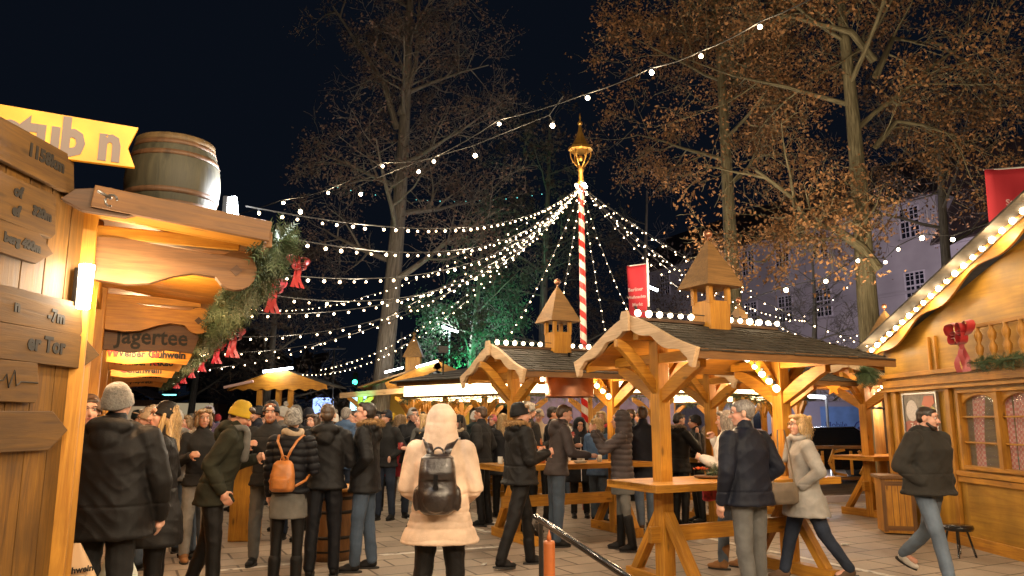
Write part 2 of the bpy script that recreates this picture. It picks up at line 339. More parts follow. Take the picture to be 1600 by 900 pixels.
def make_pavilion(label):
    t = thing('table_pavilion', label, 'table pavilion', (0, 0, 0), 0, 'roofed standing tables on the square')
    RZ, EZ, HW, RL, EL = 2.56, 2.19, .95, 1.95, 2.62
    # posts
    for x in (.33, 1.98):
        b = MB(); b.box((x, 0, 1.235), (.14, .14, 2.47)); b.build('post', M['pine'], t, .008)
        b = MB(); b.box((x, 0, .06), (.13, 1.15, .12)); b.build('foot_beam', M['pine'], t, .006)
        for s in (-1, 1):
            b = MB(); b.beam((x, s * .47, .10), (x, s * .05, .70), .085, .10, (1, 0, 0)); b.build('brace', M['pine'], t, .005)
            b = MB(); knee(b, (x, s * .06, 0), (0, s, 0), 1.76, 2.08, .60); b.build('knee_brace', M['pine'], t, .005)
            b = MB(); knee(b, (x + s * .06, 0, 0), (s, 0, 0), 1.84, 2.30, .46, th=.07); b.build('knee_brace', M['pine'], t, .005)
        b = MB(); b.box((x, 0, 2.20), (.11, 1.40, .10)); b.build('cross_beam', M['pine'], t, .005)
    b = MB(); b.box((1.15, 0, .50), (2.0, .055, .15)); b.build('stretcher', M['pine'], t, .005)
    b = MB(); b.box((1.1, 0, 2.43), (2.1, .09, .10)); b.build('ridge_beam', M['pine'], t, .005)
    # table top of planks round the posts
    b = MB()
    for k in range(5): b.box((1.15, -.304 + k * .152, .98), (2.42, .148, .04))
    b.box((-.045, 0, .965), (.03, .77, .07)); b.box((2.345, 0, .965), (.03, .77, .07))
    for s in (-1, 1): b.box((1.15, s * .39, .965), (2.42, .025, .07))
    b.build('tabletop', M['pine'], t, .004)
    # eave plates with arched valance
    for s in (-1, 1):
        b = MB(); pts = [(0.02, 2.24), (2.55, 2.24)]
        for i in range(25):
            u = i / 24; x = 2.55 - 2.53 * u; k = abs(math.sin(u * math.pi * 1.0)); pts.append((x, 2.10 + .09 * k ** .7))
        b.prism(pts, (0, s * .86, 0), (1, 0, 0), (0, 0, 1), .035); b.build('valance', M['pine'], t)
    # soffit
    b = MB(); n = 7
    for s in (-1, 1):
        for k in range(n):
            y0, y1 = HW * k / n, HW * (k + 1) / n; z0, z1 = RZ - (RZ - EZ) * k / n, RZ - (RZ - EZ) * (k + 1) / n
            x1 = RL + (EL - RL) * (k + .5) / n
            b.beam((0.02, s * (y0 + y1) / 2, (z0 + z1) / 2 - .05), (x1, s * (y0 + y1) / 2, (z0 + z1) / 2 - .05), HW / n * 1.1, .016, Vector((0, s * (RZ - EZ), HW)))
    b.build('ceiling', M['ceiling'], t)
    # shingled roof: two slopes and the hip
    b = MB(); rows = 10
    sl = math.atan2(RZ - EZ, HW)
    for s in (-1, 1):
        rot = Matrix.Rotation(-s * (sl - .09), 3, 'X')
        for k in range(rows):
            u = (k + .5) / rows; y = s * HW * 1.02 * u; z = RZ - (RZ - EZ) * u + .015
            x = .03; x1 = RL + (EL - RL) * u
            while x < x1:
                wd = rng.uniform(.09, .15); wd = min(wd, x1 - x + .02)
                b.box((x + wd / 2, y, z + rng.uniform(-.003, .004)), (wd - .006, HW / rows * 1.45, .012), rot @ Matrix.Rotation(rng.uniform(-.012, .012), 3, 'Z')); x += wd
    for k in range(rows):
        u = (k + .5) / rows; x = RL + (EL - RL) * u; hw = HW * u; z = RZ - (RZ - EZ) * u + .02; y = -hw
        rot = Matrix.Rotation(math.atan2(RZ - EZ, EL - RL) - .1, 3, 'Y')
        while y < hw:
            wd = min(rng.uniform(.09, .15), hw - y + .02); b.box((x, y + wd / 2, z), ((EL - RL) / rows * 1.5, wd - .006, .012), rot); y += wd
    b.build('roof', M['shingle'], t)
    b = MB(); b.box((RL / 2, 0, RZ + .03), (RL, .10, .03)); b.build('ridge_board', M['pine_dark'], t)
    # eave fascia
    for s in (-1, 1):
        b = MB(); b.box((EL / 2, s * (HW + .005), EZ - .015), (EL, .03, .09)); b.build('fascia', M['pine_brown'], t)
    # gable boards, pale
    for s in (-1, 1):
        b = MB()
        barge(s, -.03, RZ + .065, (1.02, EZ + .03), .085, .04, mb=b, scall=lambda q: .05 * abs(math.sin(q * math.pi * 2.5)) + (.05 if .93 < q else 0))
        b.build('gable_board', M['pine_pale'], t, .004)
    b = MB(); b.prism([(-.06, 2.46), (.06, 2.46), (.07, 2.60), (.045, 2.665), (-.045, 2.665), (-.07, 2.60)], (-.07, 0, 0), (0, 1, 0), (0, 0, 1), .03); b.build('gable_cap', M['pine_pale'], t, .004)
    # turret
    tx = 1.045
    tu = MB(); tu.box((tx, 0, 2.66), (.28, .28, .34)); tur = tu.build('turret', M['pine'], t, .005)
    for sx in (-1, 1):
        for sy in (-1, 1):
            b = MB(); b.box((tx + sx * .122, sy * .122, 2.90), (.05, .05, .20)); b.build('turret_post', M['pine'], tur, .003)
    b = MB(); rows = 10; Z0, Z1, H0 = 2.98, 3.50, .235
    for k in range(rows):
        u0, u1 = k / rows, (k + 1) / rows; h0 = H0 * (1 - u0) ** .92 + .012; h1 = H0 * (1 - u1) ** .92 + .004
        z0, z1 = Z0 + (Z1 - Z0) * u0, Z0 + (Z1 - Z0) * u1 + .012; q = [(-1, -1), (1, -1), (1, 1), (-1, 1)]
        V = [(tx + a * h0, c * h0, z0) for a, c in q] + [(tx + a * h1, c * h1, z1) for a, c in q]
        G = [(a * h0 + k, z0 * 1 + k * 3, c * h0) for a, c in q] + [(a * h1 + k, z1 + k * 3, c * h1) for a, c in q]
        b.add(V, [(3, 2, 1, 0), (4, 5, 6, 7), (0, 1, 5, 4), (1, 2, 6, 5), (2, 3, 7, 6), (3, 0, 4, 7)], G)
    b.build('turret_roof', M['shingle_warm'], tur)
    b = MB(); b.ball((tx, 0, 3.58), .048, 14, 9); b.tube([(tx, 0, 3.50), (tx, 0, 3.56)], .012, 8); b.build('finial', M['copper'], tur)
    # bulbs: along the ridge and down the knee braces
    x = .05
    while x < RL + .1:
        if abs(x - tx) > .22: put_bulb('g', (x, -.05, RZ + .085), t)
        x += .135
    for x0, sg in ((.33, 1), (1.98, -1)):
        for i in range(5):
            u = i / 4; put_bulb('g', (x0 + sg * (.12 + .40 * u), -.06, 1.93 + .30 * u), t)
    bm_ = MB(); bm_.tube([(.04, -.05, RZ + .11), (RL, -.05, RZ + .11)], .006, 5); bm_.build('cable', M['wire'], t)
    lamp('bulb_light', (.33 + .42, -.12, 2.03), 24, parent=t); lamp('bulb_light', (1.98 - .42, -.12, 2.03), 24, parent=t)
    return t
pav_spots = [((1.19, 7.5), 'scalloped wooden table pavilion nearest the camera, turret on its roof, grey-haired man at its table'),
             ((-.27, 10.4), 'wooden table pavilion left of the striped pole, orange candle on its table'),
             ((2.89, 12.13), 'table pavilion behind the nearest one, half hidden by its posts'),
             ((5.70, 12.85), 'table pavilion beside the right hut, only its left end showing')]
p0 = make_pavilion(pav_spots[0][1])
for i, ((x, y), lb) in enumerate(pav_spots):
    p = p0 if i == 0 else copy_tree(p0)
    p.location = (x, y, 0); p.rotation_euler = (0, 0, A1); p['label'] = lb
def PAV(i, x, y, z):
    ox, oy = pav_spots[i][0]; return Vector((ox, oy, 0)) + E1 * x + E2 * y + Vector((0, 0, z))
# copper hood hanging in the second pavilion
t = thing('copper_hood', 'round copper hood hanging under the pavilion roof beside the striped pole', 'heater', PAV(1, 1.05, -.3, 1.9))
b = MB(); b.lathe([(.06, .36), (.33, .33), (.34, .30), (.335, .02), (.345, 0), (.32, 0), (.05, .28)], 28); b.build('hood', M['copper'], t)
b = MB(); b.tube([(0, 0, .34), (0, 0, .62)], .02, 8); b.build('hanger', M['iron'], t)

# ================================================================ MAYPOLE
mp_ = thing('striped_pole', 'tall red and white striped pole with gilded lantern top', 'pole', (1.33, 14.0, 0))
b = MB(); b.lathe([(.068, 0), (.062, 3), (.055, 6.05)], 20); b.build('pole', M['spiral'], mp_)
b = MB(); b.lathe([(.05, 6.05), (.085, 6.07), (.055, 6.12), (.045, 6.3), (.07, 6.34), (.05, 6.38), (.06, 6.42)], 16); b.build('collar', M['gold'], mp_)
b = MB()
for k in range(6):
    a = k * math.pi / 3; pts = []
    for i in range(9):
        u = i / 8; r_ = .05 + .15 * math.sin(u * math.pi * .62) ; pts.append((r_ * math.cos(a), r_ * math.sin(a), 6.40 + .34 * u))
    b.tube(pts, .014, 6)
b.ball((0, 0, 6.58), .06, 10, 6); b.build('lantern_cage', M['gold'], mp_)
b = MB(); b.lathe([(.20, 6.72), (.245, 6.75), (.235, 6.80), (.16, 6.86), (.10, 6.98), (.05, 7.12), (.025, 7.25)], 8, smooth=False); b.build('lantern_roof', M['gold'], mp_)
b = MB(); b.ball((0, 0, 7.30), .05, 12, 8); b.lathe([(.02, 7.33), (.008, 7.36), (.022, 7.42), (.003, 7.52)], 10); b.build('finial', M['gold'], mp_)
for k in range(4): put_bulb('l', (.11 * math.cos(k * 1.57 + .5), .11 * math.sin(k * 1.57 + .5), 6.03), mp_)
lamp('bulb_light', (0, -.25, 6.15), 22, parent=mp_)
TOP = Vector((1.33, 14.0, 6.02))
# ================================================================ STRING LIGHTS
def string(p, q, sag, label, kind='s', lit=0, step=.26, group='strings of bulbs from the striped pole', droop=.0, limit=96, skip=0, name='string_light'):
    p, q = Vector(p), Vector(q); L = (q - p).length; n = 28
    def at(u): return p.lerp(q, u) - Vector((0, 0, 4 * sag * u * (1 - u)))
    t = thing(name, label, 'string lights', p, 0, group)
    b = MB(); b.tube([at(i / n) - p for i in range(n + 1)], .005 if kind == 's' else .008, 5, False); b.build('cable', M['wire'], t)
    for i in range(lit): lamp('bulb_light', at((i + .7) / (lit + .4)) - p - Vector((0, 0, .08)), 16, (1, .80, .56), .04, t)
    k = min(limit, int(L / step))
    for i in range(k):
        u = (i + .5) / k + rng.uniform(-.15, .15) / k
        if u < skip: continue
        put_bulb(kind, at(u) - p + Vector((rng.uniform(-.012, .012), rng.uniform(-.012, .012), -.03 - droop * rng.random())), t)
    return t
right_ends = [((1366, 542), 11.6, .30, 'bulb string from the striped pole down to the corner of the right hut'),
              ((1352, 548), 14.0, .75, 'sagging bulb string from the pole to the pavilion beside the right hut'),
              ((1345, 520), 17.0, 1.25, 'low bulb string from the pole passing behind the nearest turret to the right'),
              ((1375, 556), 10.6, .55, 'bulb string from the pole passing just over the nearest pavilion to the hut corner'), ((1180, 455), 15.0, .15, 'steep bulb string from the pole ending behind the nearest turret'),
        ((1260, 500), 19.0, .6, 'bulb string from the pole ending in the dark left of the thick tree')]
for (a, Y, s, lb) in right_ends: string(TOP, Wp(*a, Y), s, lb, step=.22, lit=2)
down = [((796, 520), 12.4, .22, 'leftmost short bulb string dropping from the pole to the ridge of the left pavilion'),
        ((872, 500), 12.6, .10, 'short bulb string dropping from the pole behind the left turret'),
        ((946, 520), 12.9, .10, 'short bulb string dropping steeply just right of the pole'),
        ((1000, 520), 12.2, .22, 'short bulb string dropping from the pole to the near pavilion ridge')]
for (a, Y, s, lb) in down: string(TOP, Wp(*a, Y), s, lb, step=.2)
left = [((384, 322), 4.6, .42, 'topmost bulb string from the pole to the bright floodlight on the left stall'),
        ((430, 368), 4.9, .55, 'second bulb string from the top running to the left stall roof corner'),
        ((404, 425), 5.6, .62, 'bulb string ending by the upper red bows of the left garland'),
        ((385, 455), 6.2, .80, 'bulb string ending just under the upper red bows of the left garland'),
        ((345, 486), 7.0, .75, 'bulb string ending in the middle of the left fir garland'),
        ((318, 524), 8.6, .85, 'bulb string ending at the red bow beside the dark menu board'),
        ((290, 548), 11.0, .95, 'bulb string ending low on the left fir garland'),
        ((250, 580), 15.0, .9, 'lowest bulb string on the left ending at the garland tip'),
        ((270, 440), 25.0, 1.6, 'bulb string vanishing behind the left garland high up'),
        ((498, 577), 20.5, .7, 'bulb string from the pole to the hexagonal kiosk lamp'),
        ((470, 584), 21.5, 1.0, 'lower of the two bulb strings ending at the hexagonal kiosk')]
for (a, Y, s, lb) in left: string(TOP, Wp(*a, Y), s, lb, step=.25, lit=4)
# big festoon over the square: large bulbs, far apart
fest = [((1320, -30), 8.5), ((1187, 34), 9.0), ((1095, 80), 9.4), ((1018, 106), 9.9), ((918, 146), 10.4), ((780, 187), 11.2), ((678, 246), 12.0), ((598, 254), 13), ((513, 296), 14.2), ((443, 312), 15.5), ((330, 345), 18)]
fp = [Wp(a, c, Y) for (a, c), Y in fest]
t = thing('festoon_cable', 'black cable with a few large bulbs high across the night sky', 'string lights', fp[0])
b = MB(); pts = []
for i in range(len(fp) - 1):
    for k in range(4):
        u = k / 4; pts.append(fp[i].lerp(fp[i + 1], u) - Vector((0, 0, .12 * u * (1 - u) * 4 / 4)) - fp[0])
b.tube(pts, .011, 5, False); b.build('cable', M['wire'], t)
for p in fp[1:-1]:
    put_bulb('l', p - fp[0] - Vector((0, 0, .07)), t); lamp('bulb_light', p - fp[0] - Vector((0, -.0, .14)), 30, parent=t, r=.03)
# second, shorter festoon with dangling bulbs
fp2 = [Wp(a, c, Y) for (a, c), Y in [((880, 150), 10.8), ((858, 180), 11), ((738, 228), 12), ((650, 254), 12.8), ((560, 290), 13.6), ((466, 318), 14.6)]]
t = thing('festoon_cable', 'thin cable with small dangling bulbs just below the high festoon', 'string lights', fp2[0])
b = MB(); b.tube([p - fp2[0] for p in fp2], .008, 5, False)
for p in fp2[1:]: b.tube([p - fp2[0], p - fp2[0] + Vector((.03, 0, -.05)), p - fp2[0] + Vector((.05, 0, -.12))], .008, 5)
b.build('cable', M['wire'], t)
for p in fp2[1:]: put_bulb('l', p - fp2[0] + Vector((.05, 0, -.17)), t)
# festoon at the right in front of the lilac house, up to the banner
fp3 = [Wp(a, c, Y) for (a, c), Y in [((1160, 470), 13.5), ((1228, 448), 13), ((1290, 434), 12.6), ((1340, 402), 12.3), ((1383, 404), 12), ((1403, 384), 11.7), ((1440, 366), 11.2), ((1488, 368), 10.8), ((1572, 340), 10), ((1640, 316), 9.2)]]
t = thing('festoon_cable', 'bulb cable passing the thick tree towards the right red banner', 'string lights', fp3[0])
b = MB(); b.tube([p - fp3[0] for p in fp3], .008, 5, False); b.build('cable', M['wire'], t)
for p in fp3[1:]: put_bulb('l' if rng.random() < .5 else 'g', p - fp3[0] - Vector((0, 0, .06)), t)
for a, c, lb in (((1165, 470), (1365, 548), 'faint bulb string between the nearest turret and the right hut'), ((1170, 500), (1330, 440), 'faint bulb string crossing in front of the lilac house windows')):
    string(Wp(*a, 16), Wp(*c, 17), .35, lb, step=.42, group='faint bulb strings in front of the lilac house')
# teal bulbs far behind the tree
string(Wp(520, 290, 30), Wp(860, 300, 30), .5, 'row of dim teal bulbs far behind the left tree', kind='t', step=.5, group=None)

# unseen festoons, added behind and over the camera to light the crowd's backs
for (x0, y0, x1, y1, lb) in ((-1.6, -1.5, 6.2, .9, 'added unseen festoon of warm bulbs behind the viewer'), (-1.0, 1.2, 5.6, 4.6, 'added unseen festoon of warm bulbs above the nearest guests')):
    t = thing('festoon_cable', lb, 'string lights', (x0, y0, 4.6)); q = Vector((x1 - x0, y1 - y0, 0)); b = MB()
    b.tube([q * (i / 16) - Vector((0, 0, 2.0 * (i / 16) * (1 - i / 16))) for i in range(17)], .011, 5, False); b.build('cable', M['wire'], t)
    for i in range(8):
        u = (i + .5) / 8; p = q * u - Vector((0, 0, 2.0 * u * (1 - u) + .07)); put_bulb('l', p, t)
        if i % 2 == 0 or y0 < 0: lamp('bulb_light', p - Vector((0, 0, .08)), FEST, (1, .77, .51), r=.05, parent=t)
# ================================================================ LEFT STALL
def fir_garland(name, label, path, rad, n, mats=('needle',), parent=None, grp=None, seed=1, top=None):
    """dense garland: wire core and needle sprigs; path is a polyline"""
    r = random.Random(seed); path = [Vector(p) for p in path]; o = path[0]
    seg = [(path[i + 1] - path[i]).length for i in range(len(path) - 1)]; tot = sum(seg)
    def at(u):
        d = u * tot
        for i, s in enumerate(seg):
            if d <= s or i == len(seg) - 1: return path[i].lerp(path[i + 1], min(1, d / s)), (path[i + 1] - path[i]).normalized()
            d -= s
    b = MB(); b.tube([p - o for p in path], .012, 5)
    for k in range(n):
        p, d = at(r.random()); p = p - o
        a = Vector((r.gauss(0, 1), r.gauss(0, 1), r.gauss(0, 1))); a = (a - d * a.dot(d) * .5).normalized()
        L = rad * r.uniform(.55, 1.15); s0 = p + a * rad * .1; s1 = p + a * L + d * r.uniform(-.3, .5) * rad + Vector((0, 0, -.15 * rad))
        ax = (s1 - s0); side = ax.cross(Vector((r.random(), r.random(), r.random()))).normalized()
        b.cm = r.randrange(len(mats))
        for q in range(5):
            u = .3 + q * .17; c = s0 + ax * u; w_ = rad * .20
            for sg in (-1, 1):
                tip = c + side * sg * w_ + ax.normalized() * w_ * .9; wd = ax.normalized() * rad * .035
                b.add([c - wd, c + wd, tip], [(0, 1, 2)])
        wd = side * rad * .02; b.add([s0 - wd, s0 + wd, s1], [(0, 1, 2)])
    ob = b.build(name, [M[m] for m in mats], parent)
    if parent is None: ob.location = o; tag(ob, label, 'garland', grp)
    return ob
def bow(loc, size, label, cat='bow', yaw=0.0, mat='bow', grp=None, tails=2, parent=None):
    t = thing('ribbon_bow', label, cat, loc, yaw, grp)
    b = MB()
    for s in (-1, 1):
        n = 10; V = []; fs = []
        for i in range(n + 1):
            a = math.pi * 2 * i / n; x = s * size * (.28 + .26 * (1 - math.cos(a)) * .5 * 1.0) if 0 else s * size * .30 * (1 - math.cos(a)); z = size * .22 * math.sin(a) * (1.0)
            for k, y in enumerate((-size * .13, size * .13)):
                V.append((x, y * (.35 + .65 * abs(x) / (size * .6)), z + size * .05 * k + abs(x) * .25))
        for i in range(n): fs.append((2 * i, 2 * i + 1, 2 * i + 3, 2 * i + 2))
        b.add(V, fs, smooth=True)
    for (ra, sq, dx_) in ((.75, .8, .0), (-.6, .75, .0)):
        for s in (-1, 1):
            n = 10; V = []; fs = []; Rr = Matrix.Rotation(ra * s, 3, 'Y')
            for i in range(n + 1):
                a = math.pi * 2 * i / n; x = s * size * .26 * sq * (1 - math.cos(a)); z = size * .24 * math.sin(a) * sq
                for k, y in enumerate((-size * .16, size * .10)): V.append(Rr @ Vector((x, y * (.4 + .6 * abs(x) / (size * .5)) - size * .05, z)))
            for i in range(n): fs.append((2 * i, 2 * i + 1, 2 * i + 3, 2 * i + 2))
            b.add(V, fs, smooth=True)
    b.build('loops', M[mat], t)
    b = MB(); b.ball((0, -size * .02, 0), size * .1, 10, 6); b.build('knot', M[mat], t)
    b = MB()
    for s in ([-1, 1] if tails == 2 else [-1, .1, 1]):
        V = []; fs = []; n = 8
        for i in range(n + 1):
            u = i / n; x = s * size * (.04 + .20 * u) + size * .04 * math.sin(u * 7 + s); z = -size * 1.15 * u; y = size * .05 * math.sin(u * 9 + s * 2)
            wv = size * (.07 + .06 * u); V += [(x - wv, y, z), (x + wv, y + size * .03, z)]
        for i in range(n): fs.append((2 * i, 2 * i + 1, 2 * i + 3, 2 * i + 2))
        b.add(V, fs, smooth=True)
    b.build('tails', M[mat], t)
    return t
LO = Vector((-2.33, 4.0, 0))
def LS(s, t_, z): return LO + E1 * s + E2 * t_ + Vector((0, 0, z))
ls = thing('mulled_wine_stall', 'long golden timber drinks stall at the left with deep lit canopy', 'market stall', LO, A1)
def L(s, t_, z): return Vector((s, t_, z))       # local frame of the stall
PITCH = 2.56
for k in range(6):
    b = MB(); b.box((-.02, k * PITCH, 1.35), (.17, .17, 2.70)); b.build('post', M['pine'], ls, .008)
    # carved corbel
    up = [(0, .12), (.10, .125), (.25, .10), (.42, .085), (.58, .07), (.66, .075)]
    lo = [(.62, -.06), (.50, -.05), (.40, -.075), (.28, -.125), (.16, -.14), (0, -.125)]
    cir = [(.73 + .115 * math.cos(a), -.015 + .115 * math.sin(a)) for a in [R(d) for d in range(130, -150, -20)]]
    b = MB(); b.prism(up + cir + lo, (.06, k * PITCH, 2.47), (1, 0, 0), (0, 0, 1), .07)
    cb = b.build('corbel', M['pine'] if k else M['pine_brown'], ls, .006)
    b = MB(); b.prism([(0, .034), (.034, 0), (0, -.034), (-.034, 0)], (.79, k * PITCH - .0375, 2.455), (1, 0, 0), (0, 0, 1), .004); b.build('diamond_cutout', M['pine_dark'], cb)
    b = MB(); b.box((.25, k * PITCH, 2.61), (1.1, .07, .07)); b.build('rafter', M['pine'], ls, .005)
b = MB()
for k in range(14): b.box((-.02, .1 + 6.4 * 2 / 14 * (k + .5), .5), (.03, .90, 1.0))
for k in range(10): b.box((-.03, 6.45, .08 + k * .1), (.05, 12.7, .09))
b.build('counter_front', M['pine'], ls)
b = MB(); b.box((-.10, 6.45, 1.06), (.16, 12.4, .05)); b.build('counter_top', M['pine'], ls, .006)
b = MB()
for k in range(13): b.box((-1.75, 6.4, .12 + k * .2), (.03, 13.0, .192))
for k in range(9): b.box((-.9, 13.0, .12 + k * .28), (1.7, .03, .27))
b.build('back_wall', M['pine'], ls)
b = MB(); b.box((-.02, 6.4, 2.58), (.10, 12.9, .16)); b.build('lintel', M['pine'], ls, .006)
# canopy ceiling of planks and the roof above it
b = MB()
n = 9
for k in range(n):
    s0 = -1.75 + 2.80 * k / n; s1 = -1.75 + 2.80 * (k + 1) / n; sm = (s0 + s1) / 2
b.cm = 0
for k in range(66):
    b.beam((-1.75, -.17 + k * .2, 2.875), (.90, -.17 + k * .2, 2.61), .192, .02)
b.build('ceiling', M['ceiling'], ls)
b = MB()
for k in range(66):
    for q in range(9):
        s0 = -1.78 + q * .292; b.beam((s0, -.17 + k * .2 + rng.uniform(-.01, .01), 2.915 - q * .0292), (s0 + .31, -.17 + k * .2, 2.89 - q * .0292), .192, .012)
b.build('roof', M['shingle'], ls)
b = MB(); b.beam((.04, -.29, 2.735), (.93, -.29, 2.645), .035, .115); b.build('rake_board', M['pine_brown'], ls, .004)
b = MB(); b.box((.935, 6.3, 2.61), (.03, 13.1, .09)); b.build('eave_board', M['pine_brown'], ls, .004)
for k in range(6):
    b = MB(); b.beam((.3, 1.2 + k * 2.2, 2.20), (-.6, 1.2 + k * 2.2, 2.24), .03, .03); 
# lit tubes inside the stall (hang under the ceiling)
for k in range(5):
    f = MB(); f.box((-.45, 1.25 + k * PITCH, 2.66), (.08, 1.25, .05)); fx = f.build('tube_fitting', M['white'], ls)
    f = MB(); f.tube([(-.45, .68 + k * PITCH, 2.61), (-.45, 1.82 + k * PITCH, 2.61)], .018, 8); f.build('tube', M['tube_warm'], fx)
    if k < 3: lamp('tube_light', (.30, 1.25 + k * PITCH, 2.38), 48, (1, .66, .34), .12, fx)
# small items on the counter inside
for k, (lb, col) in enumerate((('red drinks box on the stall counter behind the man in the grey beanie', 'red'),)):
    t = MB(); t.box((0, 0, .15), (.22, .2, .3)); t.box((0, 0, .31), (.24, .22, .02)); o = t.build('drinks_box', M[col], None, .006); o.location = LS(-.05, 2.1, 1.085); o.rotation_euler = (0, 0, A1); tag(o, lb, 'box')
# floodlight on the post edge, hot and close
fl = thing('flood_light', 'glaring floodlight fixed to the front post of the left stall', 'lamp', Wp(133, 448, 3.86))
b = MB(); b.box((-.045, .02, 0), (.025, .07, .20)); b.build('housing', M['iron'], fl, .004)
b = MB(); b.tube([(0, 0, -.115), (0, 0, .115)], [.030, .036], 12); b.build('lens', M['tube_hot'], fl)
lamp('flood', (.22, .10, .0), 14, (1, .80, .55), .05, fl)
fl = thing('flood_light', 'blue-white floodlight at the outer roof corner beside the barrel', 'lamp', Wp(362, 322, 4.5))
b = MB(); b.box((-.035, .02, -.01), (.03, .09, .14)); b.tube([(-.04, .02, -.08), (-.04, .02, -.20)], .01, 6); b.build('housing', M['iron'], fl, .004)
b = MB(); b.beam((-.006, 0, .055), (.012, 0, -.06), .06, .03); b.build('lens', M['tube_cool'], fl)
lamp('flood', (.20, -.10, -.03), 70, (.92, .95, 1), .05, fl)
# direction boards on a plank panel
pn = thing('direction_board_panel', 'tall plank panel carrying carved distance arrows at the left edge', 'signpost', (-2.36, 2.45, 0))
PD = Vector((.03, 1, 0)).normalized(); PN = Vector((1, -.03, 0)).normalized()
b = MB()
for k in range(9): b.beam(PD * (.02 + .168 * k + .085), PD * (.02 + .168 * k + .085) + Vector((0, 0, 2.76)), .162, .045, PN)
b.build('plank_wall', M['panel'], pn, .003)
b = MB(); b.box(PD * 1.59 + PN * -.01 + Vector((0, 0, 1.36)), (.10, .10, 2.72)); b.build('edge_post', M['pine'], pn, .008)
b = MB(); b.beam(PD * .0 + PN * .03 + Vector((0, 0, .72)), PD * 1.46 + PN * .03 + Vector((0, 0, .72)), .03, .10); b.build('batten', M['panel'], pn, .004)
def arrow(z, y0, y1, h, txts, mat='grey_board', tip=.12, tilt=0.0, sz=.062):
    o = PN * .045 + Vector((0, 0, z)); up = Vector((0, 0, 1)); ax = (PD + up * tilt).normalized(); upp = PN.cross(ax).normalized()
    pts = [(y0, -h / 2), (y1 - tip, -h / 2 - .01), (y1, 0 if tip > .05 else -h / 2 + .02), (y1 - (tip if tip > .05 else .03), h / 2 + .01), (y0, h / 2)]
    b = MB(); b.prism(pts, o, ax, upp, .03); a = b.build('arrow_board', M[mat], pn, .004)
    for (s, yy, zz, size) in txts: text(s, size, o + ax * yy + upp * zz + PN * .017, ax, upp, M['ink'], a, bold=.004)
    return a
arrow(2.835, .2, 1.31, .18, [('1158km', 1.07, .015, .085)], tip=.04)
arrow(2.585, .2, 1.20, .20, [('of', .90, .045, .07), ('ef', .90, -.045, .07), ('320m', 1.08, -.01, .062)], tip=.03)
arrow(2.405, .2, 1.20, .13, [('berg 400m', .97, -.0, .058)], tip=.12)
arrow(2.11, .2, 1.50, .155, [('n', .98, .0, .075), ('-7m', 1.27, -.01, .085)], tip=.02)
arrow(1.945, .2, 1.68, .15, [('er Tor', 1.22, .01, .105)], tip=.16)
arrow(1.77, .2, 1.20, .17, [], tip=.02)
b = MB(); hp = [(0, 0), (.06, 0), (.08, .03), (.10, -.03), (.13, .05), (.15, -.02), (.18, 0), (.30, 0)]
o = PN * .063 + Vector((0, 0, 1.77)) + PD * .88; b.tube([o + PD * a + Vector((0, 0, c)) for a, c in hp], .003, 4); b.build('carved_line', M['ink'], pn)
arrow(1.545, .2, 1.46, .17, [], tip=.14)
b = MB(); b.prism([(0, 0), (.06, .06), (.22, .09), (.34, .05), (.40, -.02), (.30, -.06), (.1, -.05)], Wp(95, 312, 3.72) - pn.location, (E1), (0, 0, 1), .05); b.build('carved_bracket', M['pine_dark'], pn, .004)
b = MB(); c_ = Wp(178, 322, 3.68) - pn.location; b.tube([c_ + Vector((.0 + .03 * math.cos(a), -.03, .03 * math.sin(a) + .02)) for a in [k * .6 for k in range(9)]], .006, 6); b.tube([c_ + Vector((-.07, -.03, .07)), c_ + Vector((0, -.03, .03))], .008, 6); b.build('hook', M['steel'], pn)
# roof sign
sg = thing('roof_sign', 'bright yellow lit wooden roof sign with grey letters stub n', 'sign', LS(-1.44, -.30, 2.79), A1)
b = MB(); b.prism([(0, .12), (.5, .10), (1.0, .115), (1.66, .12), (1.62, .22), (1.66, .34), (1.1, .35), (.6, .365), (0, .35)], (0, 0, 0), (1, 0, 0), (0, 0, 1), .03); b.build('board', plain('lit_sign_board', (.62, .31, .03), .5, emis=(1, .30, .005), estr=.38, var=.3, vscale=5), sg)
b = MB(); b.box((1.30, .02, .07), (.05, .03, .12)); b.build('bracket', M['steel'], sg)
text('hstub n', .27, (1.59, -.018, .225), (1, 0, 0), (0, 0, 1), M['greyletter'], sg, bold=.012, sx=.80, align='RIGHT')
for x in (.5, 1.25): lamp('sign_light', (x, -.35, .45), 1.2, (1, .72, .3), .05, sg)
# barrel on the roof
bl = thing('oak_barrel', 'old dark oak barrel standing on the left stall roof', 'barrel', LS(.42, -.02, 2.70), A1 + .2)
bl.scale = (.96, .96, .98)
prof = []
for i in range(15):
    u = i / 14; prof.append((.215 + .05 * math.sin(math.pi * u), .46 * u))
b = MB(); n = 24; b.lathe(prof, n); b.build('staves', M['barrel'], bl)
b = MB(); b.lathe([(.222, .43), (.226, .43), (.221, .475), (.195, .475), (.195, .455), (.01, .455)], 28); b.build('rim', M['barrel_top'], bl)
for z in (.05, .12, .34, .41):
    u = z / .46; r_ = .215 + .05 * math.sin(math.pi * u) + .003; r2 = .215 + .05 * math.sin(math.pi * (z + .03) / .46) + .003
    b = MB(); b.lathe([(r_ - .004, z), (r_, z), (r2, z + .03), (r2 - .004, z + .03)], 28); b.build('hoop', M['pine_dark'], bl)
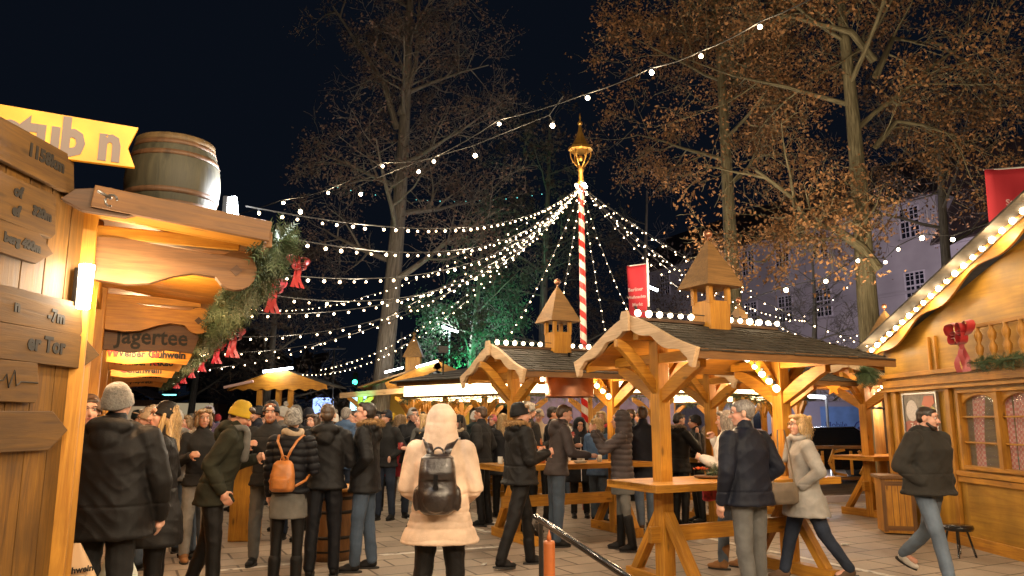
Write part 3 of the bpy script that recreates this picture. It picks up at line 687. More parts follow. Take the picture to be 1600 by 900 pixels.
# menu boards
M['menu_dark'] = wood('menu_board_dark', (.07, .025, .004), (.14, .055, .010))
menu = [(.0, 'Jägertee', M['menu_dark'], M['ink'], .20, .26, 2.32, 'dark carved board reading Jägertee hanging nearest under the canopy'),
        (1, 'Weißer Glühwein', None, None, .105, .20, 2.27, 'orange board reading Weißer Glühwein with red initials'),
        (2, 'Heißer Kakao', None, None, .115, .20, 2.27, 'orange board reading Heißer Kakao with red initials'),
        (3, 'Glühwein', None, None, .13, .20, 2.27, 'orange board reading Glühwein behind the cocoa board'),
        (4, 'Heißer Holunder', None, None, .095, .20, 2.27, 'small orange board of blurred writing, second last in the row'),
        (5, 'Apfelpunsch', None, None, .095, .20, 2.27, 'small orange board at the far end of the hanging row')]
ts = [2.75, 4.05, 5.3, 6.9, 8.4, 10.4]
for i, tx_, m1, m2, size, h, z, lb in menu:
    i = int(i); t = thing('menu_board', lb, 'menu board', LS(.06, ts[i], z), A1, 'menu boards hanging under the stall canopy')
    W_ = .76 if i == 0 else .80; b = MB()
    pts = [(0, -h / 2), (.2, -h / 2 - .02), (.5, -h / 2 + .01), (W_ - .05, -h / 2 - .01), (W_, 0), (W_ - .04, h / 2), (.5, h / 2 + .015), (.2, h / 2 - .01), (0, h / 2)]
    b.prism(pts, (0, 0, 0), (1, 0, 0), (0, 0, 1), .03); b.build('board', m1 or M['ceiling'], t, .004)
    b = MB()
    for x in (.12, .7): b.tube([(x, 0, h / 2), (x, 0, 2.60 - z)], .005, 5)
    b.build('chain', M['iron'], t)
    text(tx_, size, (W_ / 2, -.0165, -.01), (1, 0, 0), (0, 0, 1), M['ink'], t, bold=.004, sx=.88)
    if m1 is None:
        tr = {1: (('W', -.345), ('G', .045)), 2: (('H', -.31), ('K', .08)), 3: (('G', -.25),)}.get(i, ())
        for ch, dx in tr: text(ch, size * 1.08, (W_ / 2 + dx, -.0195, -.005), (1, 0, 0), (0, 0, 1), M['redink'], t, name='initial', bold=.004, sx=.88)
# garland under the eave with bows and little lights
gp = [LS(1.0, -.22, 2.62), LS(.98, .6, 2.52), LS(.97, 1.6, 2.47), LS(.96, 3.0, 2.44), LS(.96, 5, 2.41), LS(.96, 8, 2.38), LS(.96, 12.6, 2.34)]
fir_garland('fir_garland', 'thick fir garland under the eave of the left stall', gp, .15, 9000, ('needle', 'needle_pale', 'needle'), seed=3)
for k, (t_, sz, m, lb) in enumerate(((-.1, .13, 'bow', 'red bow at the top of the left stall garland'), (.75, .17, 'bow', 'red bow with long tails, second from the top of the left garland'), (2.9, .20, 'bow', 'deep red bow beside the dark menu board'), (4.3, .17, 'pinkbow', 'bright red bow lit by a garland lamp near the orange boards'), (6.1, .16, 'pinkbow', 'red bow halfway down the lower garland'), (7.8, .16, 'pinkbow', 'red bow third from the far end of the garland'), (9.6, .17, 'pinkbow', 'red bow second from the far end of the garland'), (11.6, .18, 'pinkbow', 'red bow hanging at the far end of the garland'))):
    bow(LS(1.13, t_, 2.52 if k < 2 else 2.40), sz, lb, yaw=A1 + .5, mat=m, grp='bows on the left stall garland', tails=3)
t = thing('garland_lights', 'small hot lamps shining in the lower part of the left garland', 'string lights', LS(.98, 4.9, 2.36), A1)
for k in range(5):
    put_bulb('l', (0.05, k * 1.5, -.02 * k), t)
    if k < 2: lamp('bulb_light', (.10, k * 1.5, -.06), 10, parent=t, r=.03)
b = MB(); b.tube([(0.05, 0, .05), (0.05, 6, -.03)], .006, 5); b.build('cable', M['wire'], t)

# ================================================================ RIGHT HUT
HD = Vector((.017, -1, 0)).normalized(); HN = Vector((-1, -.017, 0)).normalized()
hut = thing('market_hut', 'golden wooden hut with bulb-lined wavy gable at the right', 'market hut', (5.80, 11.8, 0), math.atan2(HD.y, HD.x))
# local: x along the wall toward the viewer, y = to the back (away from the square), z up.  outward = -y
def hb(name, mat, bev=.004, par=None):
    def f(*boxes):
        b = MB()
        for c, s_ in boxes: b.box(c, s_)
        return b.build(name, M[mat], par or hut, bev)
    return f
WL = 8.8; XM = WL / 2
wz = MB()
WX0, WX1, WZ0, WZ1 = 1.84, 3.46, .97, 1.97
for (x0, x1, z0, z1) in ((0, WX0, 0, 2.2), (WX0, WX1, 0, WZ0), (WX0, WX1, WZ1, 2.2), (WX1, 5.2, 0, 2.2), (5.2, 6.8, 0, WZ0), (5.2, 6.8, WZ1, 2.2), (6.8, WL, 0, 2.2)):
    wz.box(((x0 + x1) / 2, .03, (z0 + z1) / 2), (x1 - x0, .06, z1 - z0))
wz.build('wall', M['hutwall'], hut)
g_ = MB(); g_.prism([(0, 2.2), (WL, 2.2), (WL, 2.62), (XM, 3.94), (0, 2.62)], (0, .03, 0), (1, 0, 0), (0, 0, 1), .06); g_.build('gable_wall', M['hutwall'], hut)
s_ = MB()
for x in (0, WL): s_.box((x, 2.0, 1.3), (.06, 3.94, 2.6))
s_.box((XM, 4.0, 1.3), (WL, .06, 2.6)); s_.build('side_wall', M['hutwall'], hut)
fl_ = MB(); fl_.box((XM, 2.0, .06), (WL - .1, 3.8, .12)); fl_.build('floor', M['pine_brown'], hut)
rf = MB()
for sgn in (-1, 1):
    for k in range(12):
        u = (k + .5) / 12; x = XM + sgn * (XM + .1) * u; z = 4.12 - 1.44 * u * 1.0
        rot = Matrix.Rotation(sgn * math.atan2(1.44, XM) * 1.0, 3, 'Y'); rf.box((x, 1.9, z), (XM / 12 * 1.25, 4.6, .025), rot)
rf.build('roof', M['shingle'], hut)
# wavy barge boards with a row of bulbs
for sgn in (-1, 1):
    n = 90; L_ = XM + .22; top = []; bot = []
    for i in range(n + 1):
        u = i / n; x = XM + sgn * L_ * u; z = 4.17 - 1.53 * u
        wv = .045 * math.sin(u * 2 * math.pi * 3.6); wv2 = .06 * math.sin(u * 2 * math.pi * 3.6 - .5) + (.05 if u > .97 else 0)
        top.append((x, z + wv)); bot.append((x, z - .24 + wv2))
    b = MB(); b.prism(top + bot[::-1], (0, -.17, 0), (1, 0, 0), (0, 0, 1), .035); bb = b.build('barge_board', M['pine'], hut, .004)
    b = MB(); b.tube([(XM + sgn * L_ * u, -.20, 4.05 - 1.53 * u) for u in (0, 1)], .012, 6); b.build('light_rail', M['pine_dark'], bb)
    for i in range(24):
        u = (i + .5) / 24; put_bulb('l', (XM + sgn * L_ * u, -.215, 4.09 - 1.53 * u), bb)
        if i % 4 == 1: lamp('bulb_light', (XM + sgn * L_ * u, -.34, 4.02 - 1.53 * u), HUTL, (1, .74, .42), .04, bb)
# trims
hb('beam', 'pine')(((XM, -.045, 2.235), (WL, .09, .06)), ((XM, -.03, 2.12), (WL, .06, .10)), ((XM, -.055, 2.02), (WL, .11, .035)))
hb('base_board', 'pine')(((XM, -.02, .07), (WL, .04, .14)))
for x in (.05, .31, 1.66, 3.55, 5.1, 6.9, 8.74): hb('stile', 'pine')(((x, -.025, 1.07), (.09, .05, 1.86)))
for x in (1.30, 1.46, 7.3, 7.5): hb('gable_stile', 'pine')(((x, -.02, 2.50), (.035, .04, .46)))
hb('sill_rail', 'pine')(((XM + .85, -.03, .915), (WL - 1.75, .06, .06)), ((XM + .85, -.022, .84), (WL - 1.75, .044, .07)))
hb('rail', 'pine')(((.85, -.02, .80), (1.6, .04, .06)))
def hut_window(x0, x1):
    fr = MB(); z0, z1 = WZ0, WZ1; xm = (x0 + x1) / 2
    for (c, s2) in ((((x0 + .03), 0, (z0 + z1) / 2), (.06, .10, z1 - z0)), (((x1 - .03), 0, (z0 + z1) / 2), (.06, .10, z1 - z0)), ((xm, 0, z0 + .025), (x1 - x0 - .12, .10, .05)), ((xm, 0, z1 - .02), (x1 - x0 - .12, .10, .04)), ((xm, -.01, (z0 + z1) / 2), (.075, .10, z1 - z0 - .09))): fr.box(c, s2)
    for z in (z0 + .34, z0 + .66): fr.box(((x0 + xm) / 2, .0, z), ((x1 - x0) / 2 - .1, .03, .022)); fr.box(((x1 + xm) / 2, .0, z), ((x1 - x0) / 2 - .1, .03, .022))
    # arched head pieces
    for a0, a1 in ((x0 + .06, xm - .037), (xm + .037, x1 - .06)):
        pts = [(a0, z1 - .04), (a0, z1 - .20)] + [(a0 + (a1 - a0) * i / 12, z1 - .20 + .13 * math.sin(math.pi * i / 12) ** .6) for i in range(1, 12)] + [(a1, z1 - .20), (a1, z1 - .04)]
        fr.prism(pts, (0, .01, 0), (1, 0, 0), (0, 0, 1), .03)
    f = fr.build('window', M['pine'], hut, .003)
    gl = MB(); gl.box((xm, .045, (z0 + z1) / 2), (x1 - x0 - .1, .004, z1 - z0 - .06)); gl.build('glass', M['glass'], f)
    for sd in (0, 1, 2, 3):
        a0 = [x0 + .05, xm - .28, xm + .04, x1 - .30][sd]; V = []; fs = []; n = 26
        cu = MB(); pull = [0, 1, 0, 1][sd]
        for j in range(14):
            z = z1 - .05 - (z1 - z0 - .08) * j / 13
            for i in range(n + 1):
                u = i / n; nar = .26 * (1 - .45 * math.sin(min(1, j / 10) * math.pi * .5))
                xx = a0 + (nar * u if not pull else .26 - nar * (1 - u)); V.append((xx, .14 + .022 * math.sin(u * 26 + j * .12), z))
        for j in range(13):
            for i in range(n): fs.append((j * (n + 1) + i, j * (n + 1) + i + 1, (j + 1) * (n + 1) + i + 1, (j + 1) * (n + 1) + i))
        cu.add(V, fs, smooth=True); cu.build('curtain', M['curtain'], f)
    return f
def check_cloth():
    m, t, b = nodes('red_check_curtain'); N = t.nodes; L_ = t.links
    tc = N.new('ShaderNodeTexCoord'); ck = N.new('ShaderNodeTexChecker'); ck.inputs['Scale'].default_value = 30; ck.inputs['Color1'].default_value = (.55, .16, .13, 1); ck.inputs['Color2'].default_value = (.6, .32, .26, 1)
    L_.new(tc.outputs['Object'], ck.inputs['Vector']); L_.new(ck.outputs['Color'], b.inputs['Base Color']); b.inputs['Roughness'].default_value = .8
    b.inputs['Subsurface Weight'].default_value = 0; return m
M['curtain'] = check_cloth()
hut_window(WX0, WX1); hut_window(5.2, 6.8)
lamp('hut_room_light', (2.7, 1.0, 2.2), 34, (1, .85, .7), .15, hut)
inn = MB(); inn.box((2.7, 1.9, 1.15), (2.6, .04, 2.1)); inn.build('inner_partition', M['pine_brown'], hut)
for (x, y, z, m, lb, s3) in ((2.30, .55, 1.0, M['leaf_green'], 'green barrel lid behind the left hut window pane', .26), (3.1, .5, 1.0, M['leaf_green'], 'dark green keg behind the right hut window pane', .22)):
    k = MB(); k.lathe([(.02, .0), (s3, .0), (s3, .12), (s3 * .9, .16), (s3 * .5, .19), (.02, .2)], 22, (0, 0, 0)); o = k.build('keg', plain('green_enamel', (.03, .11, .06), .3), None); o.matrix_world = Matrix.Translation(hut.location + HD * x - HN * y + Vector((0, 0, z - .05))); tag(o, lb, 'keg')
sh = MB(); sh.box((2.7, .55, .92), (1.7, .5, .05)); sh.build('shelf', M['pine'], hut)
fg = MB(); fg.box((2.95, 1.2, 1.55), (.35, .3, .9)); o = fg.build('fridge_front', plain('fridge_glow', (.6, .7, .8), .4, emis=(.5, .7, 1), estr=1.2), hut)
# poster
po = thing('event_poster', 'red and grey poster in a clear frame on the hut wall', 'poster', hut.location + HD * .98 + HN * .03 + Vector((0, 0, 1.42)), math.atan2(HD.y, HD.x))
b = MB(); b.box((0, 0, 0), (.86, .02, 1.06)); b.build('backing', plain('poster_red', (.30, .085, .06), .5, var=.15), po)
b = MB(); b.prism([(-.42, .14), (-.1, .2), (.42, .14), (.42, .52), (-.42, .52)], (0, -.012, 0), (1, 0, 0), (0, 0, 1), .003); b.build('grey_field', plain('poster_grey', (.17, .15, .13), .5, var=.4, vscale=14), po)
b = MB(); b.prism([(-.21 + .15 * math.cos(a), .30 + .15 * math.sin(a)) for a in [k * math.pi / 12 for k in range(24)]], (0, -.016, 0), (1, 0, 0), (0, 0, 1), .003); b.build('white_seal', plain('seal', (.5, .46, .45), .5, var=.3, vscale=60), po)
b = MB()
for k in range(7):
    a = R(200 + k * 22); c0 = Vector((.20, .40)); p1 = c0 + Vector((math.cos(a), math.sin(a))) * .09; p2 = c0 + Vector((math.cos(a), math.sin(a))) * .21; nn = Vector((-math.sin(a), math.cos(a))) * .016
    b.prism([tuple(p1 - nn), tuple(p1 + nn), tuple(p2 + nn), tuple(p2 - nn)], (0, -.0175, 0), (1, 0, 0), (0, 0, 1), .003)
b.build('rays', plain('poster_yellow', (.45, .36, .10), .5), po)
b = MB(); b.prism([(.06, .38), (.14, .50), (.36, .50), (.38, .40), (.26, .33)], (0, -.020, 0), (1, 0, 0), (0, 0, 1), .003); b.build('red_shape', plain('poster_coral', (.5, .13, .07), .5), po)
text('Zauberhafte', .12, (0, -.015, .08), (1, 0, 0), (0, 0, 1), M['whiteletter'], po, sx=.95); text('Weihnachten', .12, (0, -.015, -.03), (1, 0, 0), (0, 0, 1), M['whiteletter'], po, sx=.95); text('am Hafen', .10, (-.05, -.015, -.16), (1, 0, 0), (0, 0, 1), M['whiteletter'], po) if 0 else None
b = MB()
for (c, s2) in (((-.43, -.01, 0), (.025, .04, 1.1)), ((.43, -.01, 0), (.025, .04, 1.1)), ((0, -.01, .54), (.84, .04, .025)), ((0, -.01, -.54), (.84, .04, .025))): b.box(c, s2)
b.build('frame', M['steel'], po)
# balcony with turned balusters
bc = MB(); bc.box((4.35, -.12, 2.73), (3.8, .05, .05)); bc.box((4.35, -.12, 2.285), (3.8, .10, .045)); bcn = bc.build('balcony_rail', M['pine'], hut, .004)
for k in range(15):
    x = 2.56 + k * .26; b = MB(); b.lathe([(.018, 0), (.03, .02), (.02, .05), (.045, .11), (.05, .16), (.022, .215), (.045, .27), (.05, .32), (.02, .38), (.03, .42)], 12, (x, -.12, 2.30)); b.build('baluster', M['pine'], bcn)
fir_garland('fir_garland', 'dark fir garland along the foot of the hut balcony', [hut.location + HD * x + HN * .24 + Vector((0, 0, 2.27)) for x in (2.62, 3.5, 4.5, 6.2)], .11, 900, ('needle',), seed=8)
fir_garland('fir_sprig', 'dark fir bunch under the left corner of the hut roof', [hut.location + HD * x + HN * .2 + Vector((0, 0, 2.30)) for x in (-.32, -.05)], .17, 260, ('needle',), seed=9)
bw = bow(hut.location + HD * 2.42 + HN * .26 + Vector((0, 0, 2.66)), .42, 'large glossy red bow with long tails on the hut balcony', yaw=math.atan2(HD.y, HD.x), tails=3)
# small cabinet leaning on the hut
cbx = thing('waste_cabinet', 'small brown panelled wooden cabinet by the hut corner', 'cabinet', (5.52, 11.25, 0), -.25)
b = MB(); b.box((0, 0, .39), (.42, .46, .74)); b.build('body', M['pine'], cbx, .004)
b = MB(); b.box((0, 0, .785), (.50, .54, .045)); b.build('top', M['pine_brown'], cbx, .004)
b = MB()
for x in (-.19, .19): b.box((x, -.237, .39), (.05, .016, .70))
for z in (.09, .70): b.box((0, -.237, z), (.33, .014, .06))
for x in (-.08, .0, .08): b.box((x, -.234, .395), (.006, .008, .55))
b.build('panel', M['pine_brown'], cbx)
st = thing('bar_stool', 'low black iron stool at the foot of the hut wall', 'stool', (5.30, 9.35, 0), .4)
b = MB(); b.lathe([(.02, .30), (.17, .30), (.18, .33), (.17, .36), (.02, .365)], 20); b.build('seat', M['black_tube'], st)
for k in range(4):
    a = k * math.pi / 2 + .6; b = MB(); b.tube([(.10 * math.cos(a), .10 * math.sin(a), .30), (.17 * math.cos(a), .17 * math.sin(a), 0)], .013, 7); b.build('leg', M['black_tube'], st)
# ================================================================ OCTAGONAL BAR
bar = thing('octagonal_bar', 'large octagonal bar with glowing fascia behind the pavilions', 'bar', (2.2, 20.0, 0))
RB = 5.2
def oc(k, r_=RB): a = R(22.5 + 45 * k); return Vector((r_ * math.cos(a), r_ * math.sin(a), 0))
for k in range(8):
    p, q = oc(k), oc(k + 1); d = (q - p).normalized(); nrm = Vector((d.y, -d.x, 0)); m_ = (p + q) / 2; ln = (q - p).length
    b = MB(); b.beam(p * .985 + Vector((0, 0, 2.24)), q * .985 + Vector((0, 0, 2.24)), .05, .24); b.build('lit_fascia', M['strip'], bar)
    b = MB(); b.beam(p * 1.02 + Vector((0, 0, 2.42)), q * 1.02 + Vector((0, 0, 2.42)), .05, .11); b.beam(p * .99 + Vector((0, 0, 2.10)), q * .99 + Vector((0, 0, 2.10)), .07, .05); b.build('eave_board', M['pine_brown'], bar)
    for u in (0, .33, .67):
        c = p.lerp(q, u) * .955; b = MB(); b.box(c + Vector((0, 0, 1.05)), (.13, .13, 2.1)); po_ = b.build('post', M['pine'], bar, .006)
        for sg2 in (-1, 1): b = MB(); knee(b, c, d * sg2, 1.58, 1.95, .42, th=.07); b.build('knee_brace', M['pine'], po_)
    b = MB()
    for j in range(8): b.beam(p * .93 + Vector((0, 0, .07 + j * .13)), q * .93 + Vector((0, 0, .07 + j * .13)), .04, .122)
    b.build('counter_front', M['pine'], bar)
    b = MB(); b.beam(p * .95 + Vector((0, 0, 1.12)), q * .95 + Vector((0, 0, 1.12)), .42, .045); b.build('counter_top', M['pine'], bar)
    # roof facet with shingle rows
    b = MB()
    for j in range(12):
        u0, u1 = j / 12, (j + 1) / 12; s0, s1 = 1.06 - .98 * u0, 1.06 - .98 * u1; z0, z1 = 2.44 + 1.0 * u0, 2.44 + 1.0 * u1 + .02
        b.add([p * s0 + Vector((0, 0, z0 + .03)), q * s0 + Vector((0, 0, z0 + .03)), q * s1 + Vector((0, 0, z1)), p * s1 + Vector((0, 0, z1)), p * s0 + Vector((0, 0, z0)), q * s0 + Vector((0, 0, z0))], [(0, 1, 2, 3), (4, 5, 1, 0)])
    b.build('roof', M['shingle'], bar)
    fir_garland('fir_garland', None, [p * .997 + Vector((0, 0, 2.07)), m_ * .997 + Vector((0, 0, 2.03)), q * .997 + Vector((0, 0, 2.07))], .13, 420, ('needle_pale', 'needle'), bar, seed=20 + k).location = p * .997 + Vector((0, 0, 2.07))
b = MB(); b.lathe([(4.7, 2.38), (.3, 2.6)], 8, M=Matrix.Rotation(R(22.5), 3, 'Z'), smooth=False); b.build('ceiling', M['ceiling'], bar)
b = MB()
for k in range(8):
    p, q = oc(k, 2.0), oc(k + 1, 2.0); b.beam(p + Vector((0, 0, 1.2)), q + Vector((0, 0, 1.2)), .05, 2.3)
b.build('core_wall', plain('violet_panel', (.10, .085, .20), .7, var=.2), bar)
for k in range(8):
    c = oc(k + .0, 3.4); lamp('bar_light', c + Vector((0, 0, 2.1)), 70, (1, .76, .45), .15, bar)
# hanging price tag
pt = thing('paper_notice', 'small white notice fixed to a bar post behind the grey-haired man', 'notice', Wp(1112, 641, 15.0))
b = MB(); b.box((0, 0, 0), (.26, .012, .20)); b.build('sheet', M['white'], pt)
b = MB(); b.box((-.04, -.008, .04), (.10, .004, .03)); b.box((.01, -.008, -.03), (.16, .004, .03)); b.build('printing', M['ink'], pt)
b = MB(); b.tube([(0, .02, .1), (0, .02, .5)], .006, 5); b.build('hanger', M['iron'], pt)
# ================================================================ FAR STALLS
k1 = thing('hexagonal_kiosk', 'pale wooden kiosk with wide low roof and a tube lamp on top', 'kiosk', Wp(432, 655, 22) * 1)
k1.location.z = 0
b = MB(); pts = [(-1.45, 2.40), (-1.4, 2.52), (-.15, 2.98), (.25, 2.98), (1.4, 2.58), (1.42, 2.46)]
low = [(1.42 - 2.87 * i / 40, 2.44 + .03 * math.sin(i * 1.57 * .8)) for i in range(41)]
b.prism(pts + low, (0, 0, 0), (1, 0, 0), (0, 0, 1), .05); b.build('gable_front', M['pine'], k1)
b = MB(); b.beam((-1.5, 1.1, 2.5), (0.05, 1.1, 3.03), 2.2, .05); b.beam((0.05, 1.1, 3.03), (1.5, 1.1, 2.56), 2.2, .05); b.build('roof', M['shingle'], k1)
for x in (-.55, .35, 0.0):
    b = MB(); b.box((x, .1, 1.22), (.14, .14, 2.44)); b.build('post', M['pine'], k1)
b = MB(); b.box((0, .35, .55), (1.3, .5, 1.1)); b.build('counter', M['pine'], k1, .01)
b = MB(); b.beam((-.42, -.12, 2.95), (.42, -.12, 3.06), .06, .06); b.build('lamp_tube', M['tube_cool'], k1)
b = MB(); b.beam((-1.52, -.1, 2.50), (-.7, -.1, 2.68), .1, .07); b.build('striped_cloth', M['pinkletter'], k1)
lamp('tube_light', (0, -.35, 2.95), 16, (1, .9, .8), .15, k1)
k2 = thing('gabled_stall', 'far stall with dark roof, small turret and yellow gable behind the crowd', 'market stall', Wp(640, 655, 24)); k2.location.z = 0
b = MB(); b.beam((-1.5, .5, 2.55), (.85, .5, 3.30), 2.6, .05); b.beam((.85, .5, 3.30), (2.3, .5, 2.7), 2.6, .05); b.build('roof', M['shingle_warm'], k2)
b = MB(); b.beam((-.6, -.85, 2.55), (1.0, -.85, 3.28), .06, .30); b.beam((.85, -.85, 3.25), (2.2, -.85, 2.66), .06, .26); b.build('gable_board', M['pine'], k2)
b = MB(); b.beam((-2.0, -.9, 2.30), (.7, -.9, 2.52), .14, .16); b.build('crossbeam', M['pine_pale'], k2)
for x in (-1.4, .05, 1.5):
    b = MB(); b.box((x, -.8, 1.2), (.16, .16, 2.4)); b.build('post', M['pine'], k2)
    for s in (-1, 1): b = MB(); knee(b, (x, -.8, 0), (s, 0, 0), 1.9, 2.2, .4); b.build('knee_brace', M['pine'], k2)
b = MB(); b.box((.1, .2, .55), (3.2, .6, 1.1)); b.build('counter', M['pine'], k2)
b = MB(); b.box((.1, 1.2, 1.8), (3.4, .06, 1.6)); b.build('back_wall', plain('yellow_wall', (.5, .33, .05), .7), k2)
tur = MB(); tur.box((.1, -.1, 3.28), (.46, .46, .5)); tu2 = tur.build('turret', M['pine'], k2)
b = MB(); b.lathe([(.44, 3.52), (.30, 3.76), (.17, 4.0), (.02, 4.22)], 4, (.1, -.1, 0), Matrix.Rotation(R(45), 3, 'Z'), False); b.ball((.1, -.1, 4.27), .06); b.build('turret_roof', M['shingle_warm'], tu2)
b = MB(); b.beam((-.65, -1.0, 3.0), (-.1, -1.0, 3.14), .05, .05); b.beam((.3, -1.0, 3.16), (.95, -1.0, 3.34), .05, .05); b.build('lamp_tube', M['tube_cool'], k2)
lamp('tube_light', (.1, -1.3, 2.2), 40, (1, .75, .4), .2, k2); lamp('tube_light', (.1, -1.4, 3.9), 14, (1, .85, .6), .2, k2)
# distant lit booths
for i, (px, py, Y, wd, em, lb) in enumerate(((575, 628, 45, 2.6, (.55, .85, 1), 'far booth glowing bluish white through the crowd'), (505, 634, 48, 1.6, (.35, .5, 1), 'far booth glowing pale blue left of the white one'), (690, 628, 34, 1.2, (.8, .85, 1), 'far white lit doorway behind the red coat'), (300, 642, 50, 3.4, (1, .8, .5), 'far warm lit booth at the left behind the crowd'), (205, 650, 40, 2.0, (1, .7, .4), 'far warm booth just right of the left stall'))):
    c = Wp(px, py, Y); t = thing('lit_booth', lb, 'market booth', (c.x, c.y, 0), 0, 'distant lit booths')
    b = MB(); b.box((0, .8, 1.3), (wd, 1.6, 2.6)); b.build('wall', M['pine_dark'], t)
    b = MB(); b.box((0, -.03, c.z), (wd * .8, .05, 1.0)); b.build('lit_opening', plain('booth_glow_%d' % i, em if px > 480 else tuple(q * .12 for q in em), .5, emis=em, estr=(1.6 if px > 480 else .25)), t)
    b = MB(); b.beam((-wd * .6, .7, 2.7), (0, .7, 3.2), 2.2, .06); b.beam((0, .7, 3.2), (wd * .6, .7, 2.7), 2.2, .06); b.build('roof', M['rooftile'], t)
tl = thing('traffic_signal', 'distant signal glowing green', 'traffic light', Wp(553, 655, 48)); tl.location.z = 0
b = MB(); b.tube([(0, 0, 0), (0, 0, 4.6)], .06, 8); b.build('mast', M['iron'], tl)
b = MB(); b.box((0, 0, 4.0), (.3, .2, 1.0)); b.build('housing', M['iron'], tl)
b = MB(); b.ball((0, -.12, 3.9), .16); b.build('lens', plain('green_signal', (.1, .8, .5), .4, emis=(.05, 1, .5), estr=6), tl)
# street lamps (mast with a tilted tube head)
for (px, py, Y, tx0, tx1, dy_, h, lb) in ((1012, 445, 26, -.55, .35, -.2, 0, 'street lamp with long white tube head behind the left red banner'), (702, 514, 30, -.3, .35, -.12, 0, 'street lamp with short white tube head near the green-lit tree'), (522, 545, 40, -.6, .6, 0, 0, 'dark unlit mast with a flat crossbar behind the kiosk'), (627, 520, 34, 0, 0, 0, 0, 'thin pale mast right of the green-lit trunk'), (262, 617, 46, -.5, .5, 0, 0, 'far teal lit sign mast at the left')):
    c = Wp(px, py, Y); t = thing('street_lamp', lb, 'street lamp', (c.x, c.y, 0)); b = MB(); b.tube([(0, .1, 0), (0, .1, c.z + .05)], .05, 8); b.build('mast', M['steel'], t)
    if tx0 or tx1:
        lit = Y < 32 or Y > 44
        b = MB(); b.beam((tx0, 0, c.z - dy_ * .8), (tx1, 0, c.z + dy_), .09, .07); b.build('head', M['tube_cool'] if Y < 32 else (plain('teal_sign', (.2, .8, .8), .4, emis=(.2, .9, .85), estr=3) if Y > 44 else M['steel']), t)
    if Y < 32: lamp('street_light', (0, -.4, c.z - .3), 260, (.86, .92, 1), .2, t)
# ================================================================ RED BANNERS
def banner(label, c, wdt, hgt, ax, lines, posts=True, ybase=0):
    ax = Vector(ax).normalized(); yaw = math.atan2(ax.y, ax.x); t = thing('flag_banner', label, 'banner', (c.x, c.y, 0), yaw)
    z1 = c.z + hgt / 2; z0 = c.z - hgt / 2; V = []; fs = []; nx, nz = 8, 12
    b = MB()
    for j in range(nz + 1):
        for i in range(nx + 1): V.append((-wdt / 2 + wdt * i / nx, .03 * math.sin(i * .9 + j * .4) * (1 - i / nx), z0 + hgt * j / nz + (0.14 * wdt * (i / nx) if 0 else 0)))
    for j in range(nz):
        for i in range(nx): fs.append((j * (nx + 1) + i, j * (nx + 1) + i + 1, (j + 1) * (nx + 1) + i + 1, (j + 1) * (nx + 1) + i))
    b.add(V, fs, smooth=True); o = b.build('cloth', M['banner'], t); so = o.modifiers.new('thick', 'SOLIDIFY'); so.thickness = .006
    b = MB(); b.tube([(wdt / 2 + .03, 0, 0), (wdt / 2 + .03, 0, z1 + .12)], .028, 10); b.tube([(wdt / 2 + .03, 0, z1), (-wdt / 2, 0, z1)], .014, 8); b.build('pole', M['white'], t)
    for (s, x, z, size, m) in lines: text(s, size, (x, -.055, c.z + z), (1, 0, 0), (0, 0, 1), M[m], t, bold=.002)
    return t
banner('slender red flag banner on a white pole behind the nearest pavilion roof', Wp(996, 458, 17.5) + Vector((0, 0, 0)), .50, 1.35, (.80, -.6, 0), [('Berliner', -.02, .08, .12, 'pinkletter'), ('Weihnachts', -.0, -.10, .10, 'pinkletter'), ('Markt', .02, -.28, .11, 'pinkletter')])
rb = banner('big red banner with pale text above the right hut roof', Wp(1603, 325, 12.5), 1.15, 1.45, (.97, -.25, 0), [('Stadt', -.16, .10, .15, 'pinkletter'), ('Weihnacht', -.02, -.12, .14, 'pinkletter'), ('am', -.05, -.33, .12, 'pinkletter')])
# ================================================================ FENCE, VAN, CARS
fn = thing('carved_fence', 'low brown wooden fence with geometric cut-out panels beside the parked car', 'fence', Gp(1268, 775) + Vector((0, .3, 0)), .0)
b = MB(); b.box((1.6, 0, 1.0), (3.4, .10, .07)); b.box((1.6, 0, .34), (3.4, .08, .07)); b.build('rail', M['pine_brown'], fn, .005)
for x in (0, 1.65, 3.25): b = MB(); b.box((x, 0, .55), (.10, .10, 1.1)); b.build('post', M['pine_brown'], fn, .005)
b = MB()
def zig(pts): 
    for i in range(len(pts) - 1): b.beam((pts[i][0], 0, pts[i][1]), (pts[i + 1][0], 0, pts[i + 1][1]), .04, .055)
for x0 in (.05, 1.75):
    zig([(x0 + .25, .95), (x0 + .05, .67), (x0 + .25, .40)]); zig([(x0 + .36, .92), (x0 + .36, .42)])
    zig([(x0 + .85, .95), (x0 + .58, .90), (x0 + .58, .45), (x0 + .85, .40)]); zig([(x0 + .62, .95), (x0 + .50, .68), (x0 + .62, .40)]); zig([(x0 + .98, .92), (x0 + .98, .42)]); zig([(x0 + 1.15, .92), (x0 + 1.3, .67), (x0 + 1.15, .42)]); zig([(x0 + 1.42, .92), (x0 + 1.42, .42)])
b.beam((1.62, 0, .95), (1.62, 0, .40), .04, .05); b.build('cut_out_panel', M['pine'], fn)
vn = thing('delivery_van', 'pale lilac van with blue advert panel parked behind the fence', 'van', (Wp(1292, 655, 24.5).x, 24.5, 0), 0)
b = MB(); b.prism([(-3.2, .45), (1.35, .45), (1.45, .6), (1.45, 2.0), (1.25, 2.18), (-3.1, 2.18), (-3.2, 2.05)], (0, .95, 0), (1, 0, 0), (0, 0, 1), 1.9); b.build('body', plain('van_paint', (.26, .24, .36), .35, coat=.3), vn, .05)
b = MB(); b.box((.55, -.015, 1.35), (1.5, .012, 1.3)); b.build('advert_panel', plain('van_blue', (.12, .22, .55), .4, var=.25, vscale=2), vn)
